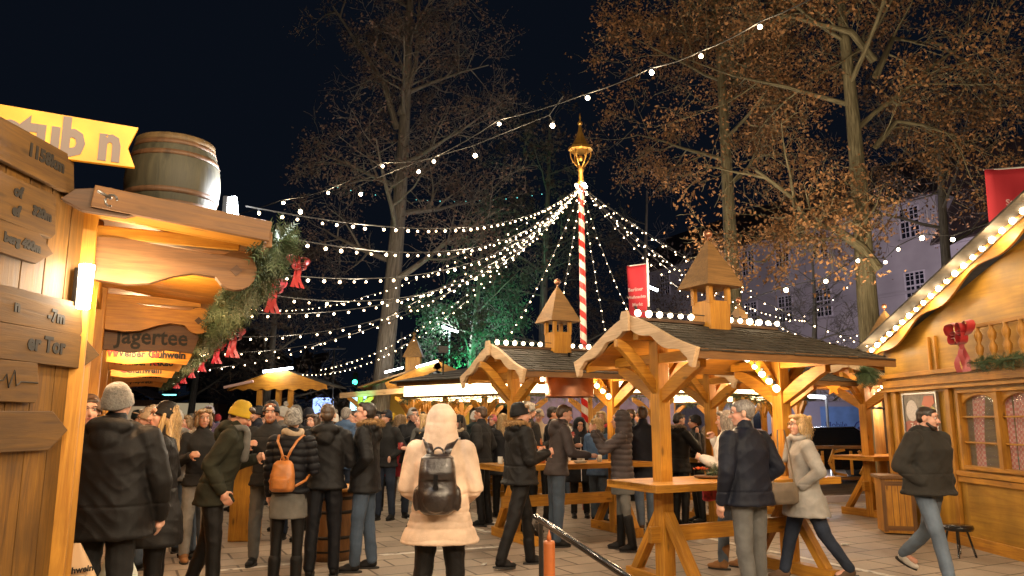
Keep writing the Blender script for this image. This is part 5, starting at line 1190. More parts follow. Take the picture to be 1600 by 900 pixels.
def hairm(k):
    if k not in HM:
        m, t, b = nodes('hair_' + k); N = t.nodes; tc = N.new('ShaderNodeTexCoord'); mp = N.new('ShaderNodeMapping'); mp.inputs['Scale'].default_value = (150, 150, 12); n = N.new('ShaderNodeTexNoise'); n.inputs['Detail'].default_value = 3; n.inputs['Scale'].default_value = 1
        t.links.new(tc.outputs['Object'], mp.inputs[0]); t.links.new(mp.outputs[0], n.inputs['Vector']); r = N.new('ShaderNodeValToRGB'); c = HR[k]; r.color_ramp.elements[0].position = .35; r.color_ramp.elements[1].position = .68
        r.color_ramp.elements[0].color = (*[q * .45 for q in c], 1); r.color_ramp.elements[1].color = (*[min(1, q * 1.5) for q in c], 1); t.links.new(n.outputs['Fac'], r.inputs[0]); t.links.new(r.outputs[0], b.inputs['Base Color']); b.inputs['Roughness'].default_value = .45
        bp = N.new('ShaderNodeBump'); bp.inputs['Strength'].default_value = .6; bp.inputs['Distance'].default_value = .004; t.links.new(n.outputs['Fac'], bp.inputs['Height']); t.links.new(bp.outputs[0], b.inputs['Normal']); HM[k] = m
    return HM[k]
FURM = plain('fur_trim', (.33, .19, .075), .8, var=.5, vscale=40); FURG = plain('fur_trim_grey', (.20, .14, .09), .8, var=.5, vscale=40)
M['eyew'] = plain('eye_white', (.6, .56, .52), .3); M['iris'] = plain('iris', (.02, .014, .01), .15); M['lip'] = plain('lips', (.40, .13, .11), .45)
M['sole'] = plain('shoe_sole', (.02, .018, .016), .7); M['glassframe'] = plain('spectacle_frame', (.015, .015, .015), .3)
def unit(v): return Vector(v).normalized()
ARMS = dict(down=((.16, .03, -1), (.03, .22, -1)), pocket=((.42, -.30, -1), (-.42, .62, -.62)), hold=((.20, .10, -1), (-.35, 1, .30)), hold2=((.22, .25, -1), (-.55, .9, .55)),
            drink=((.35, .45, -.75), (-.45, .35, 1)), phone=((.25, .9, -.30), (-.30, .75, 1.0)), cross=((.22, .22, -1), (-1, .55, .05)), back=((.30, -.35, -1), (.0, -.1, -1)), bag=((.14, .0, -1), (.0, .10, -1)), table=((.25, .35, -1), (-.15, 1, -.12)), swing=((.10, .45, -1), (.0, .62, -.85)), swingb=((.18, -.45, -1), (.02, -.02, -1)), lift=((.25, .75, -.55), (-.10, .55, 1)))
def person(px, Y, face, label, H=1.74, coat='black', hem=.84, legs='black', shoes='black', arms=('down', 'down'), stride=(0, 0), knees=(4, 4), lean=0, head=(0, 0), hat=None, hair='brown', hs='short', hood=None, fur=None, scarf=None, beard=None, skirt=None, width=1.0, puff=0, boots=False, tights=None, glasses=False, zipc=None, quilt=0, voxel=None, headrow=650, col=None, splay=0.0, slim=1.0, grp=None, det=None, back_hem=0, x_off=0.0, hoodup=None):
    vx = voxel or (.009 if Y < 9.5 else (.0125 if Y < 13.5 else .018)); near = vx < .012
    s = H / 1.75; u_, dy_, dz_ = ray(px, headrow); X = u_ / dy_ * Y + x_off
    t = thing('person', label, 'person', (X, Y, 0), R(face - 90), grp); t.scale = (s, s, s); seed = int(px * 7 + Y * 13) % 97
    rp = random.Random(seed); hw = .088 * (1 if width >= 1 else .97)
    # legs
    kn = []; an = []; hip_z = .92
    for i, sx in enumerate((1, -1)):
        a = R(stride[i]); k = R(knees[i]); h = Vector((sx * hw, 0, 0)); kk = h + Vector((sx * (.02 + splay), math.sin(a) * .435, -math.cos(a) * .435)); aa = kk + Vector((sx * .006, math.sin(a - k) * .405, -math.cos(a - k) * .405)); kn.append(kk); an.append(aa)
    low = min(an[0].z - (.0 if 1 else 0), an[1].z); z0 = .085 - low; off = Vector((0, 0, z0)); kn = [k + off for k in kn]; an = [a + off for a in an]; hips = [Vector((sx * hw, 0, z0)) for sx in (1, -1)]; pz = z0 + .03
    RL = Matrix.Rotation(-R(lean), 3, 'X'); P0 = Vector((0, 0, pz))
    def up(x, y, z): return P0 + RL @ (Vector((x, y, z)) - Vector((0, 0, .95)))
    shw = .178 * width; sh = [up(sx * shw, 0, 1.415) for sx in (1, -1)]
    el = []; wr = []; fd = []
    for i, sx in enumerate((1, -1)):
        ua, fa = ARMS[arms[i]] if isinstance(arms[i], str) else arms[i]; ua = RL @ unit((ua[0] * sx, ua[1], ua[2])); fa = unit((fa[0] * sx, fa[1], fa[2])); e = sh[i] + ua * .285; el.append(e); wr.append(e + fa * .245); fd.append(fa)
    # head frame
    nb = up(0, .0, 1.475); HRm = Matrix.Rotation(R(head[0]), 3, 'Z') @ Matrix.Rotation(-R(head[1]), 3, 'X'); hc = up(0, .015, 1.63)
    HO = nb + Vector((0, 0, .0)); base = hc - HRm @ Vector((0, 0, .06)) + Vector((0, 0, .06)) + Vector((0, math.sin(R(head[1])) * .03, -abs(math.sin(R(head[1]))) * .03))
    def hp(x, y, z): return base + HRm @ Vector((x, y, z))
    # ---- body: head, neck, thin torso and limbs, hands, one skin
    B = [ell(hp(0, -.012, .028), (.073, .090, .085), M3=HRm), ell(hp(0, .030, -.032), (.057, .062, .075), M3=HRm), ell(hp(0, .062, -.088), (.030, .026, .022), M3=HRm), ell(hp(0, .066, .035), (.05, .03, .035), M3=HRm), cap(hp(0, .088, .012), hp(0, .112, -.028), .009, .0145), cap(hp(-.030, .082, .030), hp(.030, .082, .030), .012, .012), ell(hp(0, .084, -.062), (.026, .014, .012), M3=HRm), cap(hp(-.032, .066, -.025), hp(-.03, .05, -.05), .022, .02), cap(hp(.032, .066, -.025), hp(.03, .05, -.05), .022, .02)]
    for sx in (1, -1): B.append(ell(hp(sx * .077, -.008, -.008), (.011, .020, .030), M3=HRm))
    B.append(cap(nb - RL @ Vector((0, 0, .06)), base + HRm @ Vector((0, -.01, -.05)), .058, .052))
    B += [cap(up(0, 0, 1.0), up(0, 0, 1.32), .10, .11), cap(up(-.1, 0, 1.38), up(.1, 0, 1.38), .06, .06)]
    for i in range(2):
        B += [cap(hips[i], kn[i], .07, .045), cap(kn[i], an[i], .045, .032), cap(an[i], an[i] + Vector((0, .12, -.05)), .03, .028), cap(sh[i], el[i], .045, .036), cap(el[i], wr[i], .036, .024)]
        f = fd[i]; w_ = wr[i]; inn = Vector((-1 if i == 0 else 1, 0, 0)); inn = (inn - f * inn.dot(f)).normalized(); ff = inn.cross(f); ff = ff if ff.y > 0 or abs(ff.y) < .2 and ff.z > 0 else -ff  # ff: thumb side
        hid = arms[i] == 'pocket'
        if vx > .012: B.append(ell(w_ + f * .07, (.028, .03, .06) if abs(f.z) > .6 else (.028, .06, .03)))
        elif not hid:
            B.append(cap(w_ + f * .015, w_ + f * .065, .026, .030)); B.append(cap(w_ + f * .05 + ff * .020, w_ + f * .07 - ff * .022, .022, .022))
            curl = .75 if isinstance(arms[i], str) and arms[i] in ('hold', 'hold2', 'drink', 'phone', 'bag', 'lift') else .32
            for q, (o_, l_) in enumerate(((.031, .038), (.011, .043), (-.010, .040), (-.030, .031))):
                b0 = w_ + f * .088 + ff * o_; d1 = (f * math.cos(curl) + inn * math.sin(curl)).normalized(); d2 = (f * math.cos(curl * 2.3) + inn * math.sin(curl * 2.3)).normalized(); b1 = b0 + d1 * l_; B += [cap(b0, b1, .0095, .0088, 8), cap(b1, b1 + d2 * l_ * .72, .0088, .0075, 8)]
            b0 = w_ + f * .03 + ff * .025; b1 = b0 + (f * .6 + ff * .8 + inn * .35).normalized() * .042; B += [cap(b0, b1, .0115, .010, 8), cap(b1, b1 + (f * .9 + ff * .25 + inn * .5).normalized() * .030, .010, .008, 8)]
    skin = SK[seed % 2]; body = organic('body', B, skin, t, .0075 if near and Y < 9.5 else vx * .85, 3 if near else 2)
    # ---- face bits
    if vx < .02:
        for sx in (1, -1):
            b = MB(); b.ball(hp(sx * .030, .0815, .010), .0125, 10, 7, (1, .8, .75)); b.build('eye', M['eyew'], t); b = MB(); b.ball(hp(sx * .030, .0905, .010), .006, 8, 5); b.build('iris', M['iris'], t)
            b = MB(); b.tube([hp(sx * .014, .098, .033), hp(sx * .032, .0985, .038), hp(sx * .049, .085, .032)], [.003, .0042, .0022], 6); b.build('eyebrow', hairm(hair if hair != 'blond' else 'fair'), t)
        b = MB(); b.tube([hp(-.023, .088, -.058), hp(-.01, .0985, -.056), hp(.01, .0985, -.056), hp(.023, .088, -.058)], [.003, .0055, .0055, .003], 7); b.build('lips', M['lip'], t)
    if glasses:
        b = MB()
        for sx in (1, -1):
            b.tube([hp(sx * .034 + .021 * math.cos(k * .7), .104, .009 + .016 * math.sin(k * .7)) for k in range(10)], .0022, 5); b.tube([hp(sx * .055, .100, .014), hp(sx * .080, .0, .010)], .002, 5)
        b.tube([hp(-.013, .105, .012), hp(.013, .105, .012)], .002, 5); b.build('glasses', M['glassframe'], t)
    # ---- hair
    if not hoodup:
        hm = hairm(hair)
        if hs == 'short':
            parts = [ell(hp(0, -.022, .040), (.079, .092, .084), M3=HRm), ell(hp(0, -.050, .0), (.070, .062, .07), M3=HRm), ell(hp(0, .045, .085), (.055, .045, .032), M3=HRm)]
        elif hs == 'buzz': parts = [ell(hp(0, -.018, .038), (.0775, .094, .083), M3=HRm), ell(hp(0, -.045, .0), (.070, .060, .062), M3=HRm), ell(hp(0, .035, .075), (.06, .05, .030), M3=HRm)]
        elif hs == 'bob':
            parts = [ell(hp(0, -.025, .035), (.092, .098, .092), M3=HRm), ell(hp(0, -.055, -.04), (.092, .065, .08), M3=HRm)] + [ell(hp(sx * .078, .0, -.03), (.026, .05, .075), M3=HRm) for sx in (1, -1)] + [ell(hp(sx * .04, .055, .085), (.045, .04, .028), M3=HRm) for sx in (1, -1)]
            r_ = random.Random(seed)
            for k in range(16): a = r_.uniform(0, 6.28); parts.append(ell(hp(.085 * math.cos(a), -.03 + .085 * math.sin(a) * (1 if math.sin(a) < 0 else .4), r_.uniform(-.08, .09)), (.026, .026, .03)))
        elif hs == 'long':
            parts = [ell(hp(0, -.022, .037), (.084, .094, .088), M3=HRm), cap(hp(0, -.06, -.02), up(0, -.085, 1.36), .07, .05)] + [cap(hp(sx * .072, .02, .01), up(sx * .085, .065, 1.34), .022, .03) for sx in (1, -1)] + [cap(hp(sx * .065, -.04, .0), up(sx * .09, -.05, 1.33), .035, .035) for sx in (1, -1)]
        elif hs == 'bun': parts = [ell(hp(0, -.022, .036), (.079, .092, .086), M3=HRm), ell(hp(0, -.075, .115), (.036, .036, .034))]
        if hs: organic('hair', parts, hm, t, max(vx * .8, .0075), 2, amp=.0035 if near else .002, seed=seed)
        if hs in ('long', 'bob') and vx < .015:
            r_ = random.Random(seed); b = MB()
            for k in range(320):
                a = r_.uniform(-2.9, -.25) if hs == 'long' else r_.uniform(-3.4, .25); z_ = r_.uniform(-.06, .10); rr = .088 if hs == 'long' else .096; q0 = hp(rr * math.cos(a), -.02 + rr * 1.02 * math.sin(a), z_); ln = r_.uniform(.05, .13) if hs == 'bob' else r_.uniform(.12, .26)
                q1 = q0 + Vector((.02 * math.cos(a) + r_.gauss(0, .014), .02 * math.sin(a) + r_.gauss(0, .014), -ln * .6)); q2 = q0 + Vector((r_.gauss(0, .022), r_.gauss(-.008, .018), -ln)); wv = Vector((-math.sin(a), math.cos(a), 0)) * .0045
                b.add([q0 - wv, q0 + wv, q1 + wv * .8, q1 - wv * .8, q2], [(0, 1, 2, 3), (3, 2, 4)], smooth=True)
            b.build('loose_hair', hm, t)
    if beard:
        organic('beard', [ell(hp(0, .056, -.092), (.044, .040, .034), M3=HRm), cap(hp(-.055, .015, -.05), hp(-.03, .06, -.085), .017, .02), cap(hp(.055, .015, -.05), hp(.03, .06, -.085), .017, .02), cap(hp(-.024, .094, -.047), hp(.024, .094, -.047), .007, .007)], hairm(beard), t, .0075, 1, amp=.002, seed=seed)
    # ---- hats
    if hat:
        kind, mk_ = hat[0], hat[1]
        if kind in ('beanie', 'pom', 'cap', 'bobble'):
            T_ = Matrix.Rotation(R(19), 3, 'X'); B3 = HRm @ T_; b = MB(); n = 30; V = []; fs = []; rows = 16
            for i in range(rows + 1):
                q = i / rows; z = -.012 + .150 * math.sin(q * math.pi / 2); r_ = .0985 * math.cos(q * math.pi / 2) ** .62 + (.007 if q < .30 else 0); r_ = max(r_, .001)
                for j in range(n):
                    a = 2 * math.pi * j / n; k_ = 1 + (.018 * math.sin(j * math.pi) if 0 else .012 * math.sin(15 * a)) + .02 * math.sin(3 * a + q * 6 + seed) * q
                    V.append(base + B3 @ Vector((r_ * .90 * k_ * math.cos(a), -.012 + r_ * 1.04 * k_ * math.sin(a), z)))
            for i in range(rows):
                for j in range(n): fs.append((i * n + j, i * n + (j + 1) % n, (i + 1) * n + (j + 1) % n, (i + 1) * n + j))
            b.add(V, fs, smooth=True); o = b.build('knit_hat', fab(mk_) if isinstance(mk_, str) else mk_, t); sm = o.modifiers.new('th', 'SOLIDIFY'); sm.thickness = .006
            if kind == 'cap': b = MB(); b.add(*ell(base + B3 @ Vector((0, .125, .032)), (.06, .055, .007), M3=B3), smooth=True); b.build('peak', fab(mk_), o)
            if kind in ('pom', 'bobble'):
                c = base + B3 @ Vector((0, -.012, .175)); r_ = random.Random(seed); b = MB()
                for k in range(260):
                    d = unit((r_.gauss(0, 1), r_.gauss(0, 1), r_.gauss(0, 1))); e_ = d.cross(unit((r_.random(), .3, .5))) * .006; b.add([c - e_, c + e_, c + d * r_.uniform(.035, .05)], [(0, 1, 2)])
                b.build('pompom', fab(hat[2]), o)
            if len(hat) > 3 or (kind == 'beanie' and len(hat) > 2):
                b = MB(); b.box(base + B3 @ Vector((.0, .096, .04)), (.03, .012, .02), B3); b.build('tag', M['white'], o)
    # ---- coat
    if coat:
        cm = fab(coat) if isinstance(coat, str) else coat; pf = puff; W_ = width; hz = hem; st = max(abs(stride[0]), abs(stride[1]))
        fl = .02 + (.10 if hz < .75 else .0); C = []
        sec = []
        zz = pz - .95
        for z, hx, hy in ((hz, .190 + fl * .6, .135 + fl * .5 + st * .0012), (hz + .02, .196 + fl * .6, .140 + fl * .5 + st * .0012), (max(hz + .05, .86), .190 + fl * .25, .138 + fl * .3)):
            sec.append((Vector((0, 0, z)), (hx + pf) * W_ * slim, (hy + pf) * (.5 + .5 * W_) * slim))
        bx = min(1, puff / .024) * .020
        for z, hx, hy, yy in ((.96, .172 + bx, .130 + bx * .5, 0), (1.08, .160 + bx, .122 + bx * .5, .005), (1.20, .172, .130, .01), (1.32, .190, .132, .01), (1.40, .185, .112, .0), (1.455, .13, .09, -.005), (1.50, .075, .075, .0)):
            sec.append((up(0, yy, z), (hx + pf * (1 if z < 1.4 else .3)) * W_ * (slim if z < 1.25 else 1), (hy + pf * (1 if z < 1.4 else .3)) * (.5 + .5 * W_)))
        sec = [(c, a, b_) for c, a, b_ in sec]; C.append(loft(sec))
        for i in range(2):
            wend = wr[i] - fd[i] * .005
            C += [cap(sh[i] - RL @ Vector((0, 0, .01)), el[i], .076 + pf * .7, .062 + pf * .6), cap(el[i], wend, .061 + pf * .6, .047 + pf * .35)]
        if not hoodup: C.append(cap(up(0, -.012, 1.45), up(0, .0, 1.525), .082, .070))
        if hood: C += [ell(up(0, -.085, 1.480), (.145, .078, .072)), ell(up(0, -.120, 1.40), (.10, .055, .085)), cap(up(-.12, -.01, 1.46), up(.12, -.01, 1.46), .06, .06), cap(up(-.10, -.02, 1.49), up(-.055, .06, 1.46), .035, .028), cap(up(.10, -.02, 1.49), up(.055, .06, 1.46), .035, .028)]
        if hoodup: C += [ell(hp(0, -.035, .015), (.122, .118, .125), M3=HRm), ell(hp(0, -.060, -.06), (.128, .105, .12), M3=HRm), cap(hp(-.03, -.05, -.10), up(-.04, -.03, 1.42), .105, .12), cap(hp(.03, -.05, -.10), up(.04, -.03, 1.42), .105, .12), ell(hp(0, -.03, .095), (.085, .095, .05), M3=HRm)]
        co = organic('coat', C, cm, t, vx, 5 if not quilt else 4, amp=.0075 if near else .006, seed=seed, quilt=quilt)
        # cuffs, hem band, zip
        if near:
            b = MB(); b.tube([s_ for s_ in (up(0, -.142 - pf, 1.30), up(0, -.146 - pf, 1.22))], .002, 4) if 0 else None
        if zipc:
            b = MB(); b.tube([up(0, .125 + pf, 1.42), up(0, .146 + pf, 1.25), up(0, .142 + pf, 1.05), Vector((0, .16 + pf + fl * .5, hz + .03))], .006, 6); b.build('zip', fab(zipc), co)
        if hood and near:
            pass
    FURL = fur
    if fur:
        r_ = random.Random(seed); b = MB(); pts = []
        ring = [up(.13 * math.cos(a), -.035 + .125 * math.sin(a), 1.505 + .03 * math.cos(a) ** 2 - .015 * math.sin(a)) for a in [R(d) for d in range(-250, 71, 10)]] if not hoodup else [hp(.112 * math.sin(a), .062, .03 + .135 * math.cos(a)) for a in [R(d) for d in range(-150, 151, 10)]]
        b.tube(ring, .022, 7)
        nf = 2600 if near else 700
        for k in range(nf):
            i = r_.randrange(len(ring) - 1); c = ring[i].lerp(ring[i + 1], r_.random()); d = unit((r_.gauss(0, 1), r_.gauss(0, 1), r_.gauss(0, 1) + .2)); e_ = d.cross(unit((r_.random(), .3, .5))).normalized() * (.0035 if near else .007); ln = r_.uniform(.035, .062); b.add([c - e_ + d * .01, c + e_ + d * .01, c + d * ln + Vector((0, 0, -.008))], [(0, 1, 2)])
        b.build('fur_trim', FURM if fur == 'gold' else FURG, t)
    if scarf:
        S_ = []; 
        for q in range(12): a0, a1 = 2 * math.pi * q / 12, 2 * math.pi * (q + 1) / 12; S_.append(cap(up(.088 * math.cos(a0), .012 + .080 * math.sin(a0), 1.50 + .02 * math.sin(a0 * 2)), up(.088 * math.cos(a1), .012 + .080 * math.sin(a1), 1.50 + .02 * math.sin(a1 * 2)), .034, .034))
        S_ += [cap(up(.045, .12, 1.48), up(.06, .155 + puff, 1.27), .035, .04)]; organic('scarf', S_, fab(scarf), t, max(vx, .009), 3, amp=.005, seed=seed + 3)
    # ---- trousers / skirt / shoes
    lm = fab(tights or legs); sl = .8 if (tights or slim < .97) else 1.0
    T_ = [ell(Vector((0, 0, pz)), (.155 * min(1.05, width), .105, .12))]
    for i in range(2):
        T_ += [cap(hips[i] + Vector((0, 0, .0)), kn[i], .098 * (.85 + .15 * sl), .070 * sl + .003), cap(kn[i], an[i] + Vector((0, 0, .015)), .068 * sl + .003, .058 * sl)]
    organic('trousers' if not tights else 'tights', T_, lm, t, max(vx, .009), 3, amp=.0060 if not tights else .001, seed=seed + 5)
    if skirt:
        mk_, z_ = skirt; organic('skirt', [loft([(Vector((0, 0, z_)), .185, .15), (Vector((0, 0, z_ + .02)), .188, .152), (Vector((0, 0, .80)), .185, .145), (Vector((0, 0, 1.0)), .16, .12)])], fab(mk_), t, vx, 3, amp=.004, seed=seed + 8)
    sm_ = fab(shoes) if isinstance(shoes, str) else shoes
    for i in range(2):
        a = an[i]; pit = 0
        lift = a.z - .085; tilt = -min(.8, lift * 3.2) if an[i].y < an[1 - i].y else min(.35, lift * 2.5); Rm = Matrix.Rotation(tilt, 3, 'X')
        def fp__(x, y, z): return a + Rm @ Vector((x, y, z))
        Sh = [ell(fp__(0, -.005, -.03), (.042, .055, .050), M3=Rm), ell(fp__(0, .085, -.050), (.047, .100, .036), M3=Rm), ell(fp__(0, .04, -.028), (.042, .08, .040), M3=Rm)]
        if boots: Sh.append(cap(a + Vector((0, 0, -.02)), a.lerp(kn[i], .80 if boots == 2 else .42) + Vector((0, -.005, 0)), .054, .066 if boots == 2 else .064))
        organic('boot' if boots else 'shoe', Sh, sm_, t, max(vx * .9, .009), 2, amp=.0015, seed=seed)
        b = MB(); L1 = [];
        for k in range(18):
            q = 2 * math.pi * k / 18; L1.append((.048 * math.cos(q), .045 + .128 * math.sin(q) * (1.0)))
        V = [fp__(x, y, -.084) for x, y in L1] + [fp__(x, y, -.066) for x, y in L1]; b.add(V, [tuple(range(17, -1, -1)), tuple(range(18, 36))] + [(k, (k + 1) % 18, (k + 1) % 18 + 18, k + 18) for k in range(18)]); b.build('sole', M['sole'], t)
    t['_up'] = 0; del t['_up']
    return dict(o=t, up=up, hp=hp, wr=wr, el=el, fd=fd, sh=sh, s=s, vx=vx)
def W2(p, v):
    """point of a person's frame to the world"""
    o = p['o']; c, s_ = math.cos(o.rotation_euler.z), math.sin(o.rotation_euler.z); v = v * p['s']; return Vector((v.x * c - v.y * s_, v.x * s_ + v.y * c, v.z)) + o.location
def backpack(p, label, mat, big=True, strap=None):
    o = p['o']; t = thing('backpack', label, 'backpack', o.location, o.rotation_euler.z); t.scale = o.scale; up = p['up']
    yb = -.185 if not big else -.205
    if big:
        B = [loft([(up(0, yb - .065, .97), .09, .05), (up(0, yb - .075, 1.0), .125, .075), (up(0, yb - .075, 1.12), .145, .085), (up(0, yb - .065, 1.26), .135, .075), (up(0, yb - .055, 1.36), .12, .06), (up(0, yb - .05, 1.40), .09, .045)], ex=3), ell(up(0, yb - .15, 1.08), (.10, .035, .09)), ell(up(.15, yb - .06, 1.08), (.03, .05, .09)), ell(up(-.15, yb - .06, 1.08), (.03, .05, .09)), loft([(up(0, yb - .075, 1.22), .13, .092), (up(0, yb - .075, 1.27), .135, .095), (up(0, yb - .06, 1.38), .12, .075)], ex=3)]
    else:
        B = [loft([(up(0, yb - .05, .93), .10, .05), (up(0, yb - .055, .96), .125, .065), (up(0, yb - .055, 1.10), .120, .065), (up(0, yb - .045, 1.20), .10, .05), (up(0, yb - .04, 1.235), .07, .03)], ex=3), loft([(up(0, yb - .11, .955), .075, .025), (up(0, yb - .115, .97), .085, .035), (up(0, yb - .115, 1.06), .082, .032), (up(0, yb - .105, 1.08), .07, .02)], ex=3)]
    organic('bag_body', B, mat, t, .009, 2, amp=.0025, seed=5)
    pf = .02
    for sx in (1, -1):
        b = MB(); wd = .028 if big else .012
        if big: path = [up(sx * .055, yb, 1.38), up(sx * .075, -.165, 1.44), up(sx * .105, -.08, 1.475 + pf), up(sx * .12, .0, 1.485 + pf), up(sx * .125, .09, 1.44), up(sx * .13, .155, 1.32), up(sx * .17, .14, 1.15), up(sx * .19, .02, 1.05), up(sx * .13, yb, 1.02)]
        else: path = [up(sx * .012, yb + .005, 1.235), up(sx * .05, -.16, 1.33), up(sx * .10, -.135, 1.42), up(sx * .125, -.03, 1.475), up(sx * .13, .07, 1.44), up(sx * .15, .14, 1.25), up(sx * .19, .10, 1.12), up(sx * .18, -.08, 1.03), up(sx * .11, yb, .98)]
        V = []; fs = []
        for i, q in enumerate(path):
            d = (path[min(i + 1, len(path) - 1)] - path[max(i - 1, 0)]).normalized(); out = Vector((q.x * .2, q.y, .3 if q.z > 1.4 else 0)).normalized(); sd = d.cross(out).normalized() * wd
            V += [q - sd, q + sd]
        for i in range(len(path) - 1): fs.append((2 * i, 2 * i + 1, 2 * i + 3, 2 * i + 2))
        b.add(V, fs, smooth=True); st_ = b.build('shoulder_strap', strap or mat, t); so = st_.modifiers.new('th', 'SOLIDIFY'); so.thickness = .012; so.offset = 1
    b = MB(); zt = 1.40 if big else 1.235; b.tube([up(.04 * math.cos(a), yb - .02, zt + .045 * math.sin(a)) for a in [math.pi * k / 8 for k in range(9)]], .008 if big else .005, 7); b.build('carry_loop', strap or mat, t)
    if not big:
        b = MB(); b.tube([up(.085 * math.cos(a), yb - .118 - .0 * a, 1.03 + .05 * math.sin(a)) for a in [math.pi * k / 8 for k in range(9)]], .003, 5); b.build('zip', M['steel'], t)
    else:
        b = MB(); b.box(up(0, yb - .19, 1.21), (.03, .01, .10)); b.box(up(0, yb - .195, 1.17), (.04, .014, .025)); b.build('buckle_strap', M['black_tube'], t)
    return t
LEA = plain('tan_leather', (.42, .15, .035), .38, 0, .25, 120, var=.22, vscale=14, coat=.2); DLEA = plain('dark_leather', (.02, .014, .013), .3, 0, .35, 60, var=.3, vscale=12, coat=.3)
def handbag(o_, yaw, label, mat, size=(.28, .10, .22), strap=None, name='handbag'):
    t = thing(name, label, 'bag', o_, yaw); a, b_, c = size
    organic('bag_body', [loft([(Vector((0, 0, -c)), a * .40, b_ * .4), (Vector((0, 0, -c * .9)), a * .5, b_ * .5), (Vector((0, 0, -c * .4)), a * .5, b_ * .5), (Vector((0, 0, -.01)), a * .40, b_ * .28)], ex=3)], mat, t, .009, 2, amp=.004, seed=3)
    if strap:
        b = MB(); b.tube([Vector((-a * .4, 0, -.02))] + [t.matrix_basis.inverted() @ q if 0 else q for q in strap] + [Vector((a * .4, 0, -.02))], .008, 6); b.build('strap', mat, t)
    else:
        b = MB(); b.tube([Vector((a * .3 * math.cos(q), 0, .12 * math.sin(q) - .01)) for q in [math.pi * k / 8 for k in range(9)]], .006, 6); b.build('handle', mat, t)
    return t
# facing: 0 = right, 90 = away from the viewer, 180 = left, 270 = toward the viewer
BEAN = plain('melange_knit', (.17, .165, .15), .9, 0, .6, 90, var=.35, vscale=60, sheen=.4); PATK = plain('patterned_knit', (.20, .19, .175), .9, 0, .9, 70, var=.75, vscale=38)
# --- nearest group at the left
person(183, 5.15, 92, 'broad man seen from behind in grey beanie and black hip-length jacket', 1.83, 'black', .80, 'charcoal', arms=(((.30, .10, -1), (-.10, .45, -1)), ((.34, .05, -1), (-.05, .45, -1))), hat=('beanie', BEAN), hs='buzz', hair='grey', hood='b', width=1.20, puff=.024, headrow=635)
person(136, 6.0, 55, 'man in brown beanie half hidden behind the left stall post', 1.78, 'ink', .84, 'black', arms=('down', 'hold2'), hat=('beanie', 'brown'), hs='buzz', head=(-110, 0), headrow=640, voxel=.0125)
person(258, 6.3, 200, 'woman with long blonde hair and black beanie in long black coat looking left', 1.74, 'black', .62, 'black', 'black', arms=('pocket', 'hold'), hat=('beanie', 'black', 1), hair='blond', hs='long', head=(28, -4), puff=.01, headrow=650)
p = person(346, 7.25, 8, 'stooping person in mustard yellow knit hat and olive parka looking down', 1.80, 'olive', .80, 'black', 'black', arms=(((.15, -.25, -1), (.0, .55, -1)), ('hold')), lean=17, head=(0, 34), hat=('beanie', 'mustard'), hs='short', hair='brown', hood='b', puff=.014, scarf='grey', stride=(6, -8), knees=(4, 10), headrow=650, x_off=-.02)
person(318, 9.3, 235, 'smiling dark-haired woman with bun in dark blazer and light jeans', 1.70, 'ink', .86, 'ljean', 'black', arms=('hold', 'pocket'), hair='dark', hs='bun', scarf='white', head=(10, 0))
person(348, 9.0, 300, 'fair-haired person in pale trousers and tan boots behind the yellow hat', 1.72, 'charcoal', .86, 'lgrey', 'tan', arms=('hold', 'hold'), hair='fair', hs='bob', stride=(0, 0), boots=1, x_off=-.22)
person(428, 8.75, 268, 'smiling red-bearded man in black beanie and dark grey peacoat', 1.80, 'charcoal', .84, 'gjean', 'black', arms=('hold2', 'pocket'), hat=('beanie', 'black', 1), hs='buzz', hair='red', beard='red', head=(12, 4), width=1.02, splay=.01, x_off=-.03)
p = person(458, 7.75, 88, 'woman in patterned grey knit hat, black quilted jacket and grey skirt seen from behind', 1.70, 'ink', .90, 'black', 'black', arms=('hold', 'down'), hat=('beanie', PATK), hair='fair', hs='short', skirt=('skirt', .66), tights='black', quilt=.075, puff=.006, slim=.95, head=(12, 0), scarf='beige', boots=1)
backpack(p, 'small tan leather backpack on the woman in the grey skirt', LEA, False)
person(512, 8.15, 95, 'short-haired man seen from behind in black jacket and black trousers', 1.76, 'black', .88, 'ink', 'black', arms=('hold', 'hold'), hair='brown', hs='short', hood='b', width=1.08, puff=.006, zipc=None, stride=(5, -2))
person(574, 8.5, 178, 'man in glasses and black parka with golden fur hood looking left', 1.79, 'black', .80, 'jean', 'black', arms=('hold', 'pocket'), hair='dark', hs='short', fur='gold', glasses=True, hood='b', puff=.014, head=(0, -6), stride=(-3, 6), width=1.03)
# --- woman in the cream coat
p = person(690, 5.75, 90, 'woman seen from behind in long cream quilted coat with hood up', 1.69, 'cream', .745, 'black', 'black', arms=(((.26, .02, -1), (-.30, .85, -.40)), ((.26, .02, -1), (-.30, .85, -.40))), hoodup=1, puff=.028, width=1.02, hs=None, quilt=.13, headrow=660, splay=.015)
backpack(p, 'black leather backpack worn by the woman in the cream coat', DLEA, True)
for k, z in enumerate((.80, .89, .98)):
    pass
